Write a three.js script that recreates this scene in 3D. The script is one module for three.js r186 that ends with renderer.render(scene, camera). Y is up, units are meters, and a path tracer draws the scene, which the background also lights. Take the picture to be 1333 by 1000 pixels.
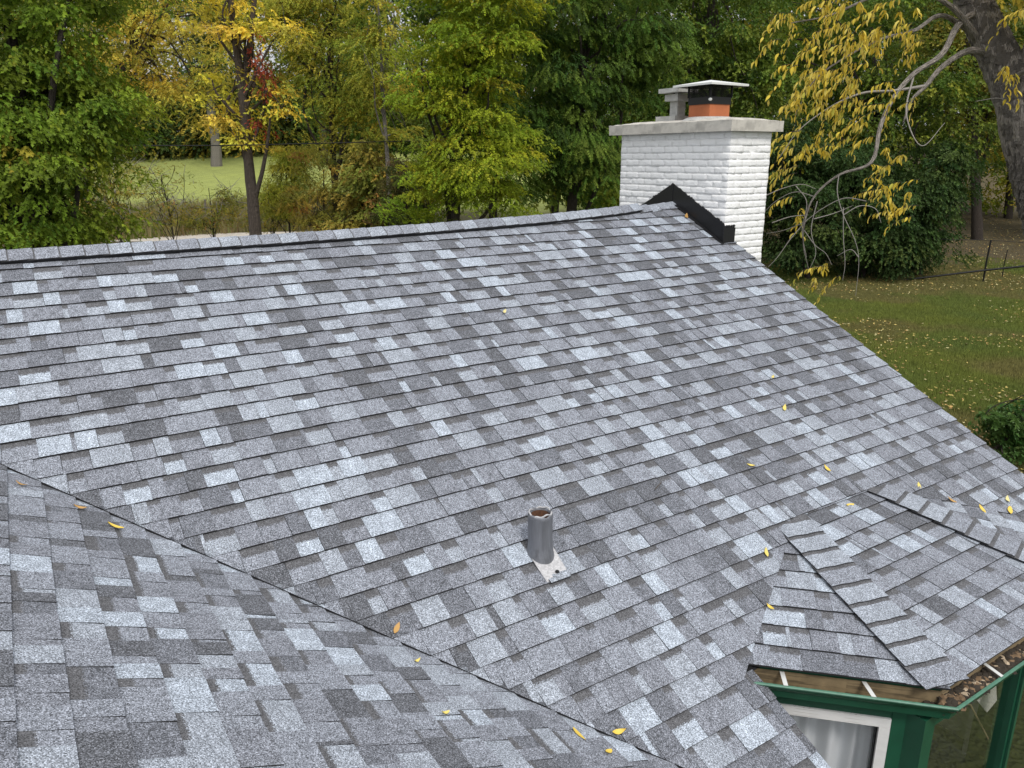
import * as THREE from 'three';
import { mergeGeometries } from 'three/addons/utils/BufferGeometryUtils.js';

// ---------------------------------------------------------------- camera, sky, sun, exposure
const EYE = 5.2;                                   // eye height above the lawn
const rad = (d) => d * Math.PI / 180;
const scene = new THREE.Scene();
const camera = new THREE.PerspectiveCamera(53.13, 4 / 3, 0.05, 900);
camera.rotation.order = 'YXZ';
camera.rotation.set(rad(-16.5), rad(-32.7), rad(-0.3));
camera.position.set(0, EYE, 0);
camera.updateMatrixWorld(true);
scene.add(camera);

const renderer = new THREE.WebGLRenderer({ antialias: true });
renderer.toneMapping = THREE.LinearToneMapping;
renderer.toneMappingExposure = 1.42;
renderer.shadowMap.enabled = true;
renderer.setSize(1024, 768);

const SUN = new THREE.Vector3(-0.12, 0.78, 0.60).normalize();
{ // overcast sky: brighter towards the zenith, a broad bright patch of thin cloud where the sun stands
  const w = 512, h = 256, data = new Float32Array(w * h * 4), v = new THREE.Vector3();
  for (let j = 0; j < h; j++) for (let i = 0; i < w; i++) {
    const th = (j + 0.5) / h * Math.PI - Math.PI / 2, ph = (i + 0.5) / w * 2 * Math.PI - Math.PI;
    v.set(Math.cos(th) * Math.cos(ph), Math.sin(th), Math.cos(th) * Math.sin(ph));
    const s = Math.max(0, v.y), g = Math.max(0, v.dot(SUN));
    const c = 0.03 * Math.sin(v.x * 9 + 3 * Math.sin(v.z * 5)) * s + 0.02 * Math.sin(v.z * 17 + v.x * 6) * s;
    const L = 1.02 * (1 + 1.5 * s) / 2.5 + c + 0.35 * Math.pow(g, 6);
    const k = (j * w + i) * 4;
    data[k] = L * 0.965; data[k + 1] = L * 0.99; data[k + 2] = L * 1.05; data[k + 3] = 1;
  }
  const sky = new THREE.DataTexture(data, w, h, THREE.RGBAFormat, THREE.FloatType);
  sky.mapping = THREE.EquirectangularReflectionMapping; sky.magFilter = THREE.LinearFilter; sky.minFilter = THREE.LinearFilter; sky.needsUpdate = true;
  scene.background = sky; scene.environment = sky;
}
const sun = new THREE.DirectionalLight(new THREE.Color(1.0, 0.96, 0.9), 1.5);
sun.position.copy(SUN).multiplyScalar(80).add(new THREE.Vector3(10, 0, -15));
sun.target.position.set(10, 0, -15);
sun.castShadow = true; sun.shadow.radius = 26; sun.shadow.mapSize.set(2048, 2048);
Object.assign(sun.shadow.camera, { left: -60, right: 60, top: 60, bottom: -60, near: 1, far: 220 });
scene.add(sun); scene.add(sun.target);

// ---------------------------------------------------------------- small helpers
function rng(seed) { let a = seed >>> 0; return () => { a = (a + 0x6D2B79F5) | 0; let t = Math.imul(a ^ (a >>> 15), 1 | a); t = (t + Math.imul(t ^ (t >>> 7), 61 | t)) ^ t; return ((t ^ (t >>> 14)) >>> 0) / 4294967296; }; }
const V3 = (x, y, z) => new THREE.Vector3(x, y, z);
const lerp = (a, b, t) => a + (b - a) * t, clamp = (x, a, b) => Math.min(b, Math.max(a, x)), smooth = (a, b, x) => { const t = clamp((x - a) / (b - a), 0, 1); return t * t * (3 - 2 * t); };
function hash2(i, j, s = 0) { let h = Math.imul(i, 374761393) + Math.imul(j, 668265263) + Math.imul(s, 982451653); h = Math.imul(h ^ (h >>> 13), 1274126177); return ((h ^ (h >>> 16)) >>> 0) / 4294967296; }
function vnoise(x, y, s = 0, per = 0) {
  const xi = Math.floor(x), yi = Math.floor(y), fx = x - xi, fy = y - yi, m = (a) => per ? ((a % per) + per) % per : a;
  const u = fx * fx * (3 - 2 * fx), v = fy * fy * (3 - 2 * fy);
  return lerp(lerp(hash2(m(xi), m(yi), s), hash2(m(xi + 1), m(yi), s), u), lerp(hash2(m(xi), m(yi + 1), s), hash2(m(xi + 1), m(yi + 1), s), u), v);
}
function fbm(x, y, s = 0, oct = 4, per = 0) { let a = 0, k = 0.5, n = 0; for (let i = 0; i < oct; i++) { a += k * vnoise(x, y, s + i, per); n += k; k *= 0.5; x *= 2; y *= 2; if (per) per *= 2; } return a / n; }
const toS = (c) => 255 * (c <= 0.0031308 ? 12.92 * c : 1.055 * Math.pow(c, 1 / 2.4) - 0.055);
function colourTexture(w, h, fn, rx = 1, ry = 1) {      // fn(i, j) -> linear rgb
  const d = new Uint8Array(w * h * 4);
  for (let j = 0; j < h; j++) for (let i = 0; i < w; i++) { const c = fn(i, j), k = (j * w + i) * 4; for (let n = 0; n < 3; n++) d[k + n] = clamp(toS(Math.max(0, c[n])), 0, 255); d[k + 3] = 255; }
  const t = new THREE.DataTexture(d, w, h, THREE.RGBAFormat); t.colorSpace = THREE.SRGBColorSpace; t.wrapS = t.wrapT = THREE.RepeatWrapping; t.magFilter = THREE.LinearFilter; t.minFilter = THREE.LinearMipmapLinearFilter; t.generateMipmaps = true; t.repeat.set(rx, ry); t.needsUpdate = true; return t;
}
function heightTexture(w, h, fn, rx = 1, ry = 1) {
  const d = new Uint8Array(w * h * 4);
  for (let j = 0; j < h; j++) for (let i = 0; i < w; i++) { const c = clamp(fn(i, j) * 255, 0, 255), k = (j * w + i) * 4; d[k] = d[k + 1] = d[k + 2] = c; d[k + 3] = 255; }
  const t = new THREE.DataTexture(d, w, h, THREE.RGBAFormat); t.wrapS = t.wrapT = THREE.RepeatWrapping; t.magFilter = THREE.LinearFilter; t.minFilter = THREE.LinearMipmapLinearFilter; t.generateMipmaps = true; t.repeat.set(rx, ry); t.needsUpdate = true; return t;
}
const lin = (r, g, b) => new THREE.Color().setRGB(r, g, b);
const std = (o) => new THREE.MeshStandardMaterial(o);
function mesh(name, geo, mat, parent) { const m = new THREE.Mesh(geo, mat); m.name = name; m.castShadow = m.receiveShadow = true; (parent || scene).add(m); return m; }
function group(name, parent) { const g = new THREE.Group(); g.name = name; (parent || scene).add(g); return g; }
const taken = {};
function numbered(n) { const k = taken[n] = (taken[n] ?? -1) + 1; return k ? n + '_' + String(k).padStart(3, '0') : n; }
function tag(o, label, category, grp, kind) { if (label) o.userData.label = label; if (category) o.userData.category = category; if (grp) o.userData.group = grp; if (kind) o.userData.kind = kind; return o; }
// pixel of the 1333 x 1000 photograph -> direction; distances come from the planes and things touched
function dirOf(px, py) { return V3(px - 666.5, -(py - 500), -1000).normalize().applyQuaternion(camera.quaternion); }
function onPlane(px, py, p, n) { const d = dirOf(px, py), o = camera.position; return d.multiplyScalar((p.clone().sub(o)).dot(n) / d.dot(n)).add(o); }
function at(px, py, hd) { const d = dirOf(px, py); return d.multiplyScalar(hd / Math.hypot(d.x, d.z)).add(camera.position); }   // hd = horizontal distance
const toPix = (p) => { const c = p.clone().applyMatrix4(camera.matrixWorldInverse); return [666.5 + 1000 * c.x / -c.z, 500 - 1000 * c.y / -c.z, -c.z]; };

function geoFrom(pos, uv, idx, col) { const g = new THREE.BufferGeometry(); g.setAttribute('position', new THREE.Float32BufferAttribute(pos, 3)); if (uv) g.setAttribute('uv', new THREE.Float32BufferAttribute(uv, 2)); if (col) g.setAttribute('color', new THREE.Float32BufferAttribute(col, 3)); if (idx) g.setIndex(idx); g.computeVertexNormals(); return g; }
function box(x0, x1, y0, y1, z0, z1) {   // uv in metres
  const g = new THREE.BoxGeometry(x1 - x0, y1 - y0, z1 - z0); g.translate((x0 + x1) / 2, (y0 + y1) / 2, (z0 + z1) / 2); metreUV(g); return g;
}
function metreUV(g, s = 1) { const p = g.attributes.position, n = g.attributes.normal, u = new Float32Array(p.count * 2); for (let i = 0; i < p.count; i++) { const ax = Math.abs(n.getX(i)), ay = Math.abs(n.getY(i)), az = Math.abs(n.getZ(i)); const a = ax > ay && ax > az ? [p.getZ(i), p.getY(i)] : ay > az ? [p.getX(i), p.getZ(i)] : [p.getX(i), p.getY(i)]; u[2 * i] = a[0] * s; u[2 * i + 1] = a[1] * s; } g.setAttribute('uv', new THREE.BufferAttribute(u, 2)); return g; }
function prism(poly, dir, th) {   // convex planar polygon of Vector3 pushed along dir by th: closed slab
  const n = poly.length, off = dir.clone().multiplyScalar(th), pos = [], P = (v) => pos.push(v.x, v.y, v.z), B = poly.map((p) => p.clone().add(off));
  for (let i = 1; i < n - 1; i++) { [0, i, i + 1].forEach((k) => P(poly[k])); [0, i + 1, i].forEach((k) => P(B[k])); }
  for (let i = 0; i < n; i++) { const j = (i + 1) % n; P(poly[i]); P(B[i]); P(poly[j]); P(poly[j]); P(B[i]); P(B[j]); }
  const g = geoFrom(pos); return metreUV(g);
}
function tube(pts, radii, sides = 7, seg = 0, rough = 0, seed = 1) {   // tapered tube along a smooth path
  const c = new THREE.CatmullRomCurve3(pts.map((p) => p.clone())), n = seg || Math.max(3, pts.length * 3), pos = [], uv = [], idx = [];
  let N = V3(0.3, 0.1, 0.9), L = 0, last = null;
  for (let i = 0; i <= n; i++) {
    const t = i / n, p = c.getPoint(t), T = c.getTangent(t), f = t * (radii.length - 1), a = Math.min(radii.length - 2, Math.floor(f)), r = lerp(radii[a], radii[a + 1], f - a);
    N = N.clone().addScaledVector(T, -N.dot(T)); if (N.lengthSq() < 1e-6) N.set(T.y, -T.x, 0.01); N.normalize(); const Bn = T.clone().cross(N);
    if (last) L += p.distanceTo(last); last = p;
    for (let s = 0; s <= sides; s++) { const an = s / sides * Math.PI * 2, k = r * (1 + rough * (hash2(i, s % sides, seed) - 0.5)); pos.push(p.x + (N.x * Math.cos(an) + Bn.x * Math.sin(an)) * k, p.y + (N.y * Math.cos(an) + Bn.y * Math.sin(an)) * k, p.z + (N.z * Math.cos(an) + Bn.z * Math.sin(an)) * k); uv.push(s / sides * Math.max(0.15, r * 6.28), L); }
  }
  for (let i = 0; i < n; i++) for (let s = 0; s < sides; s++) { const a = i * (sides + 1) + s, b = a + sides + 1; idx.push(a, a + 1, b, b, a + 1, b + 1); }
  return geoFrom(pos, uv, idx);
}

// ---------------------------------------------------------------- materials
const AW = 1024, AH = 2048, ROWS = [[0, 224], [224, 224], [448, 224], [672, 224], [896, 224], [1120, 224], [1344, 128], [1472, 64], [1536, 64], [1600, 64], [1664, 64], [1728, 64], [1792, 64], [1856, 64]];
const stripOf = (j) => { for (let k = ROWS.length - 1; k > 0; k--) if (j >= ROWS[k][0]) return k; return 0; };
const vOf = (strip, y) => { const [a, n] = ROWS[strip]; return (a + 4 + clamp(y / 0.000781, 0, n - 8)) / AH; };   // y in metres up the strip
// granule atlas of the shingles: strips of granule blends (light, ... , dark blend) and bare asphalt for the cut edges
const BLEND = [ // [mean, spread, share of pale granules, share of black granules, tint]
  [0.300, 0.14, 0.24, 0.08, [0.90, 1.0, 1.13]], [0.248, 0.13, 0.20, 0.10, [0.92, 1.0, 1.12]], [0.200, 0.12, 0.18, 0.13, [0.93, 0.99, 1.12]], [0.170, 0.11, 0.16, 0.15, [0.94, 0.99, 1.12]],
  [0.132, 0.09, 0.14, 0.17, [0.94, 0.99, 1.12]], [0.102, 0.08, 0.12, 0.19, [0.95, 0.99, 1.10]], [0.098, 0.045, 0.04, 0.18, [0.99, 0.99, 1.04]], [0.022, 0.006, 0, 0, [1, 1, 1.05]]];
const cellOf = new Float32Array(AW * AH), cellTint = new Float32Array(AW * AH);
{ // granules: a jittered grid of about 3 mm stones (3.9 px), toroidal in u
  const r = rng(11), G = 3.9, nx = Math.round(AW / G), ny = Math.round(AH / G), px = [], py = [], pv = [];
  for (let j = 0; j < ny; j++) for (let i = 0; i < nx; i++) { px.push((i + r()) * AW / nx); py.push((j + r()) * AH / ny); pv.push(r()); }
  for (let y = 0; y < AH; y++) for (let x = 0; x < AW; x++) {
    const ci = Math.floor(x * nx / AW), cj = Math.floor(y * ny / AH); let bd = 1e9, bv = 0;
    for (let b = -1; b <= 1; b++) for (let a = -1; a <= 1; a++) { const jj = cj + b; if (jj < 0 || jj >= ny) continue; const ii = (ci + a + nx) % nx, k = jj * nx + ii; let dx = Math.abs(px[k] - x); if (dx > AW / 2) dx = AW - dx; const d = dx * dx + (py[k] - y) ** 2; if (d < bd) { bd = d; bv = pv[k]; } }
    cellOf[y * AW + x] = bv; cellTint[y * AW + x] = bd;
  }
}
const granules = colourTexture(AW, AH, (i, j) => {
  let s = stripOf(j); const v = cellOf[j * AW + i];
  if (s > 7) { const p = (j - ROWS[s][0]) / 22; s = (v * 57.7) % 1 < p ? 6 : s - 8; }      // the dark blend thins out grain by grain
  const [m, sp, wh, bk, t] = BLEND[s];
  if (s === 7) { const k = m + sp * (v - 0.5) * 2; return [k, k, k * 1.05]; }
  let k; const u = (v * 7.31) % 1;
  if (v < wh) k = m * 1.85 + 0.12 * u; else if (v > 1 - bk) k = m * 0.28 + 0.008; else k = m + sp * (u - 0.5) * 1.7;
  k *= 0.80 + 0.40 * fbm(i / 64, j / 64, 3, 4, 16);
  return [k * t[0], k * t[1], k * t[2]];
});
const granuleBump = heightTexture(AW, AH, (i, j) => { const s = stripOf(j); return s === 7 ? 0.3 : clamp(0.9 - cellTint[j * AW + i] / 22, 0, 1) * (0.5 + 0.5 * cellOf[j * AW + i]); });
const M = {};
M.shingle = std({ map: granules, bumpMap: granuleBump, bumpScale: 0.0012, roughness: 0.93 });
M.deck = std({ color: lin(0.02, 0.02, 0.022), roughness: 0.95 });
const lump = heightTexture(512, 512, (i, j) => 0.55 * fbm(i / 64, j / 64, 5, 4, 8) + 0.3 * fbm(i / 16, j / 16, 9, 3, 32) + 0.15 * hash2(i, j, 4), 2.2, 2.2);
M.brick = std({ map: colourTexture(256, 256, (i, j) => { const k = 0.87 + 0.05 * fbm(i / 32, j / 32, 21, 4, 8) - 0.10 * Math.max(0, fbm(i / 12, j / 12, 33, 3, 21.333 | 0) - 0.68) * 3; return [k * 1.0, k * 0.995, k * 0.975]; }, 3, 3), bumpMap: lump, bumpScale: 0.009, roughness: 0.62 });
M.concrete = std({ map: colourTexture(512, 512, (i, j) => { const a = fbm(i / 64, j / 64, 41, 5, 8), b = hash2(i, j, 42), st = smooth(0.52, 0.72, fbm(i / 64, j / 64, 43, 5, 8)); const k = 0.52 + 0.14 * (a - 0.5) + 0.05 * (b - 0.5) - 0.13 * st; return [k, k * 0.945, k * 0.83]; }, 1.6, 1.6), bumpMap: lump, bumpScale: 0.005, roughness: 0.9 });
M.oldConcrete = std({ map: colourTexture(256, 256, (i, j) => { const k = 0.42 + 0.24 * (fbm(i / 24, j / 24, 51, 4, 10) - 0.5) + 0.08 * (hash2(i, j, 52) - 0.5); return [k, k * 0.99, k * 0.93]; }, 4, 4), bumpMap: lump, bumpScale: 0.006, roughness: 0.92 });
M.clay = std({ map: colourTexture(256, 256, (i, j) => { const k = 0.9 + 0.3 * (fbm(i / 40, j / 40, 61, 4, 6) - 0.5); return [0.50 * k, 0.155 * k, 0.06 * k]; }, 2, 2), roughness: 0.8 });
M.blackMetal = std({ color: lin(0.013, 0.013, 0.014), roughness: 0.38, metalness: 0.2, bumpMap: lump, bumpScale: 0.002 });
M.tar = std({ color: lin(0.008, 0.008, 0.009), roughness: 0.55, bumpMap: lump, bumpScale: 0.006 });
M.paleMetal = std({ color: lin(0.78, 0.78, 0.75), roughness: 0.45, metalness: 0.35, bumpMap: lump, bumpScale: 0.001 });
M.wire = std({ color: lin(0.02, 0.02, 0.02), roughness: 0.5, metalness: 0.6 });
M.lead = std({ map: colourTexture(256, 256, (i, j) => { const a = fbm(i / 30, j / 60, 71, 4, 8), b = fbm(i / 10, j / 50, 72, 3, 5); const k = 0.19 + 0.12 * (a - 0.5) + 0.09 * Math.max(0, b - 0.55); return [k * 0.97, k, k * 1.09]; }, 3, 2), roughness: 0.48, metalness: 0.45, bumpMap: lump, bumpScale: 0.002 });
M.leadWorn = std({ map: colourTexture(256, 256, (i, j) => { const a = fbm(i / 24, j / 24, 73, 5, 10); const k = 0.46 + 0.34 * (a - 0.5); return [k, k * 0.985, k * 0.99]; }, 3, 3), roughness: 0.6, metalness: 0.25, bumpMap: lump, bumpScale: 0.003 });
M.rust = std({ map: colourTexture(128, 128, (i, j) => { const a = fbm(i / 16, j / 16, 75, 4, 8); return [0.05 + 0.13 * a, 0.03 + 0.05 * a, 0.02 + 0.02 * a]; }, 4, 4), roughness: 0.95 });
M.green = std({ map: colourTexture(256, 256, (i, j) => { const k = 0.88 + 0.3 * (fbm(i / 30, j / 30, 81, 4, 8) - 0.5) + 0.05 * (hash2(i, j, 82) - 0.5); return [0.012 * k, 0.085 * k, 0.045 * k]; }, 2, 2), roughness: 0.42, bumpMap: lump, bumpScale: 0.0012 });
M.paleGreen = std({ map: colourTexture(256, 256, (i, j) => { const k = 0.85 + 0.5 * (fbm(i / 20, j / 20, 83, 4, 12) - 0.5); return [0.07 * k, 0.19 * k, 0.125 * k]; }, 3, 3), roughness: 0.5 });
M.gutterIn = std({ map: colourTexture(512, 512, (i, j) => { const a = fbm(i / 40, j / 40, 85, 5, 12), b = smooth(0.5, 0.75, fbm(i / 128, j / 10, 86, 4, 0)), c = hash2(i, j, 87); const k = 0.9 + 0.5 * (a - 0.5) + 0.12 * (c - 0.5) - 0.45 * b; return [0.235 * k, 0.175 * k, 0.095 * k]; }, 2, 2), roughness: 0.85, bumpMap: lump, bumpScale: 0.002 });
M.whiteFrame = std({ map: colourTexture(512, 512, (i, j) => { const g = fbm(i / 128, j / 5, 91, 4, 4), d = smooth(0.62, 0.72, g); const k = 0.68 + 0.1 * (fbm(i / 20, j / 20, 92, 3, 25) - 0.5); return [lerp(k, 0.26, d * 0.7), lerp(k * 0.985, 0.22, d * 0.7), lerp(k * 0.96, 0.18, d * 0.7)]; }, 1.4, 2), roughness: 0.6, bumpMap: lump, bumpScale: 0.0015 });
M.glass = new THREE.MeshPhysicalMaterial({ color: 0xffffff, transmission: 1, thickness: 0, roughness: 0.02, ior: 1.5 });
M.curtain = new THREE.MeshPhysicalMaterial({ color: lin(0.80, 0.82, 0.85), roughness: 1, transmission: 0.25, thickness: 0 });
M.strap = std({ color: lin(0.6, 0.6, 0.57), roughness: 0.5, metalness: 0.3 });
M.room = std({ color: lin(0.32, 0.29, 0.24), roughness: 0.9 });
M.slate = std({ map: colourTexture(512, 512, (i, j) => { const k = 0.17 + 0.12 * (fbm(i / 60, j / 60, 101, 4, 8) - 0.5); return [k * 0.9, k, k * 1.12]; }), roughness: 0.3 });
M.siding = std({ color: lin(0.55, 0.55, 0.53), roughness: 0.7 });
function barkMat(r, g, b, s) { return std({ map: colourTexture(256, 256, (i, j) => { const a = fbm(i / 9, j / 22, s, 4, 0), c = hash2(i, j, s + 7); const k = 0.55 + 0.95 * (a - 0.3) + 0.15 * (c - 0.5); return [r * k, g * k, b * k]; }, 4, 1.2), bumpMap: heightTexture(256, 256, (i, j) => fbm(i / 9, j / 22, s, 4), 4, 1.2), bumpScale: 0.06, roughness: 0.95 }); }
M.bark = barkMat(0.13, 0.10, 0.08, 111); M.barkGrey = barkMat(0.30, 0.27, 0.235, 121); M.barkDark = barkMat(0.075, 0.058, 0.045, 131);
M.twig = std({ color: lin(0.27, 0.25, 0.225), roughness: 0.9 }); M.twigDark = std({ color: lin(0.06, 0.048, 0.038), roughness: 0.9 });
const leafMat = (t) => new THREE.MeshPhysicalMaterial({ color: 0xffffff, roughness: 0.92, specularIntensity: 0.3, transmission: t, thickness: 0, side: THREE.DoubleSide });
M.leaf = leafMat(0.4);
M.leafThick = std({ color: 0xffffff, roughness: 0.85, side: THREE.DoubleSide });
M.fallen = [lin(0.66, 0.47, 0.07), lin(0.62, 0.50, 0.12), lin(0.42, 0.24, 0.07), lin(0.60, 0.52, 0.22)].map((c) => std({ color: c, roughness: 0.55, side: THREE.DoubleSide }));

// ---------------------------------------------------------------- the ground
const FX = 0.5402, FZ = -0.8415;                                  // the way the garden falls away from the house
const depthOf = (x, z) => x * FX + z * FZ, sideOf = (x, z) => -x * FZ + z * FX;
function groundY(x, z) {
  const d = depthOf(x, z), s = sideOf(x, z);
  const rise = d > 34 ? 0.078 * ((d - 34) - 5 * (1 - Math.exp(-(d - 34) / 5))) : 0;
  return Math.min(rise, 6.6 + 0.01 * d) + 0.25 * (fbm(x / 14 + 40, z / 14 + 40, 201, 3) - 0.5) * smooth(8, 25, Math.hypot(x, z)) - 0.0 * s;
}
{
  const n = 260, pos = [], uv = [], col = [], idx = [];
  const coord = (k) => { const t = k / n * 2 - 1; return Math.sign(t) * (40 * Math.abs(t) + 380 * Math.pow(Math.abs(t), 3.2)); };
  for (let j = 0; j <= n; j++) for (let i = 0; i <= n; i++) {
    const x = coord(i) + 18, z = coord(j) - 26, d = depthOf(x, z), s = sideOf(x, z);
    pos.push(x, groundY(x, z), z); uv.push(x / 4, z / 4);
    const a = fbm(x / 5, z / 5, 211, 4), b = fbm(x / 1.3, z / 1.3, 215, 3);
    const lawn = [0.098 + 0.07 * (a - 0.5) + 0.02 * (b - .5), 0.112 + 0.05 * (a - 0.5), 0.026], litter = [0.115 + 0.05 * (b - 0.5), 0.085 + 0.03 * (b - 0.5), 0.032], meadow = [0.42 + 0.09 * (a - .5), 0.47 + 0.09 * (a - .5), 0.12], rough = [0.14, 0.125, 0.04];
    const kl = smooth(34, 38, d + 5 * (a - 0.5)), km = smooth(56, 60, d + 6 * (a - .5)) * (1 - smooth(4, 12, s)), kr = smooth(0.5, 0.62, a) * 0.6;
    const c = [0, 1, 2].map((q) => { let v = lerp(lawn[q], litter[q], clamp(kl + (s > 12 && d < 34 ? kr * 0.5 : 0), 0, 1)); v = lerp(v, rough[q], smooth(48, 51, d) * (1 - smooth(8, 16, s))); return lerp(v, meadow[q], km); });
    col.push(...c);
  }
  for (let j = 0; j < n; j++) for (let i = 0; i < n; i++) { const a = j * (n + 1) + i, b = a + n + 1; idx.push(a, b, a + 1, b, b + 1, a + 1); }
  const g = geoFrom(pos, uv, idx, col);
  M.ground = std({ vertexColors: true, map: colourTexture(1024, 1024, (i, j) => { const k = 0.62 + 0.5 * (fbm(i / 6, j / 6, 221, 3, 0) - 0.5) + 0.35 * (hash2(i >> 1, j >> 1, 222) - 0.5) + 0.25 * (fbm(i / 128, j / 128, 223, 3, 8) - 0.5); return [k, k, k * 0.95]; }), bumpMap: heightTexture(512, 512, (i, j) => fbm(i / 4, j / 4, 225, 3)), bumpScale: 0.05, roughness: 0.97 });
  tag(mesh('ground', g, M.ground), 'grassy ground sloping up to a meadow behind the house', null, null, 'structure');
  // the pale gravel road that crosses behind the brush
  const rp = [], ri = [], ru = [];
  for (let k = 0; k <= 60; k++) { const s = -60 + k * 1.2, c = 47.2 + 0.7 * Math.sin(s / 17); for (const [q, e] of [[-1.5, 0], [1.5, 1]]) { const d = c + q, x = d * FX - s * FZ, z = d * FZ + s * FX; rp.push(x, groundY(x, z) + 0.05, z); ru.push(s / 3, q / 3); } if (k) { const a = 2 * k - 2; ri.push(a, a + 2, a + 1, a + 1, a + 2, a + 3); } }
  const rg = geoFrom(rp, ru, ri); if (rg.attributes.normal.getY(0) < 0) { rg.setIndex(ri.reverse()); rg.computeVertexNormals(); }
  tag(mesh('gravel_road', rg, std({ map: colourTexture(512, 512, (i, j) => { const k = 0.42 + 0.25 * (fbm(i / 20, j / 20, 231, 4, 0) - 0.5) + 0.2 * (hash2(i, j, 232) - 0.5); return [k, k * 0.9, k * 0.76]; }), roughness: 0.95 })), 'pale gravel road crossing behind the brush', null, null, 'structure');
}

// ---------------------------------------------------------------- the house: roof frames
const house = group('house');
tag(house, 'house roofed with grey laminated shingles, with white chimney and green bay window', 'house');
const PITCH = rad(26.57), ST = Math.sin(PITCH), CT = Math.cos(PITCH), CAM = V3(0, EYE, 0);
class Frame { // U along the courses, V up the slope, N out of the roof
  constructor(o, U, V, N) { this.o = o; this.U = U; this.V = V; this.N = N; this.m = new THREE.Matrix4().makeBasis(U, V, N).setPosition(o); this.inv = this.m.clone().invert(); }
  p(u, v, w = 0) { return this.o.clone().addScaledVector(this.U, u).addScaledVector(this.V, v).addScaledVector(this.N, w); }
  uv(p) { const q = p.clone().applyMatrix4(this.inv); return [q.x, q.y, q.z]; }
  hit(px, py) { return onPlane(px, py, this.o, this.N); }
}
const nMain = V3(0, CT, ST), fMain = new Frame(CAM.clone().addScaledVector(nMain, -3.213), V3(1, 0, 0), V3(0, ST, -CT), nMain);
const nCross = V3(ST, CT, 0), fCross = new Frame(CAM.clone().addScaledVector(nCross, -1.395), V3(0, 0, -1), V3(-CT, ST, 0), nCross);
const R = (x, y, z) => V3(x, y + EYE, z);
const E1 = R(3.5, -2.5, -1.53), A1 = R(3.85, -2.228, -2.729), E2 = R(5.14, -2.5, -1.53), A2 = R(4.79, -2.228, -2.729);
const uA = V3(1, 0, 1).normalize(), nA = uA.clone().cross(A1.clone().sub(E1)).normalize(); if (nA.y < 0) nA.negate();
const fA = new Frame(E1, uA, nA.clone().cross(uA), nA);
const uB = V3(1, 0, 0), nB = uB.clone().cross(A1.clone().sub(E1)).normalize(); if (nB.y < 0) nB.negate();
const fB = new Frame(E1, uB, nB.clone().cross(uB), nB);
const uC = V3(1, 0, -1).normalize(), nC = V3(-nA.x, nA.y, nA.z), fC = new Frame(E2, uC, nC.clone().cross(uC), nC);

// ---------------------------------------------------------------- shingles
const EXP = 0.1428, TUCK = 0.03, HEAD = 0.004;
function clipHalf(poly, a, b, c) { // keeps a u + b v <= c
  const out = [], f = (p) => a * p[0] + b * p[1] - c;
  for (let i = 0; i < poly.length; i++) { const p = poly[i], q = poly[(i + 1) % poly.length], fp = f(p), fq = f(q); if (fp <= 0) out.push(p); if ((fp < 0 && fq > 0) || (fp > 0 && fq < 0)) { const t = fp / (fp - fq); out.push([lerp(p[0], q[0], t), lerp(p[1], q[1], t)]); } }
  return out.length >= 3 ? out : null;
}
const polyArea = (p) => { let a = 0; for (let i = 0; i < p.length; i++) { const q = p[(i + 1) % p.length]; a += p[i][0] * q[1] - q[0] * p[i][1]; } return Math.abs(a) / 2; };
// one shingle tab: poly in (u, v) with v = 0 at its lower edge; thick = tab thickness; band = height of the dark granule band printed at its head
function tabGeo(poly, exp, thick, tone, band, off, level) {
  const pos = [], uv = [], h = level ? () => level : (v) => HEAD + thick * (1 - v / exp);
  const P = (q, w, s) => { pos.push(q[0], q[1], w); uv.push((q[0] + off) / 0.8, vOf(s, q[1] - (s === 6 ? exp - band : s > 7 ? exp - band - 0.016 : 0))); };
  const face = (pl, s) => { for (let i = 1; i < pl.length - 1; i++) for (const k of [0, i, i + 1]) P(pl[k], h(pl[k][1]), s); };
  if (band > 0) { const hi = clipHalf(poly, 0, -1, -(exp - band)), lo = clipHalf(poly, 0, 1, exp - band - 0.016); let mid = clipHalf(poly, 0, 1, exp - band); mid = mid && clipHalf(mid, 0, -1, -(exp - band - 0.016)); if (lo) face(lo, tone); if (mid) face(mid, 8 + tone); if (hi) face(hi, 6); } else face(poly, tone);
  for (let i = 0; i < poly.length; i++) { const a = poly[i], b = poly[(i + 1) % poly.length], za = h(a[1]), zb = h(b[1]), ba = za - thick - 0.002, bb = zb - thick - 0.002; P(a, ba, 7); P(b, bb, 7); P(b, zb, 7); P(a, ba, 7); P(b, zb, 7); P(a, za, 7); }
  return geoFrom(pos, uv);
}
const tabCache = new Map();
function pickTone(r) { const x = r(); return x < 0.10 ? 0 : x < 0.27 ? 1 : x < 0.56 ? 2 : x < 0.77 ? 3 : x < 0.90 ? 4 : 5; }
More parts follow.
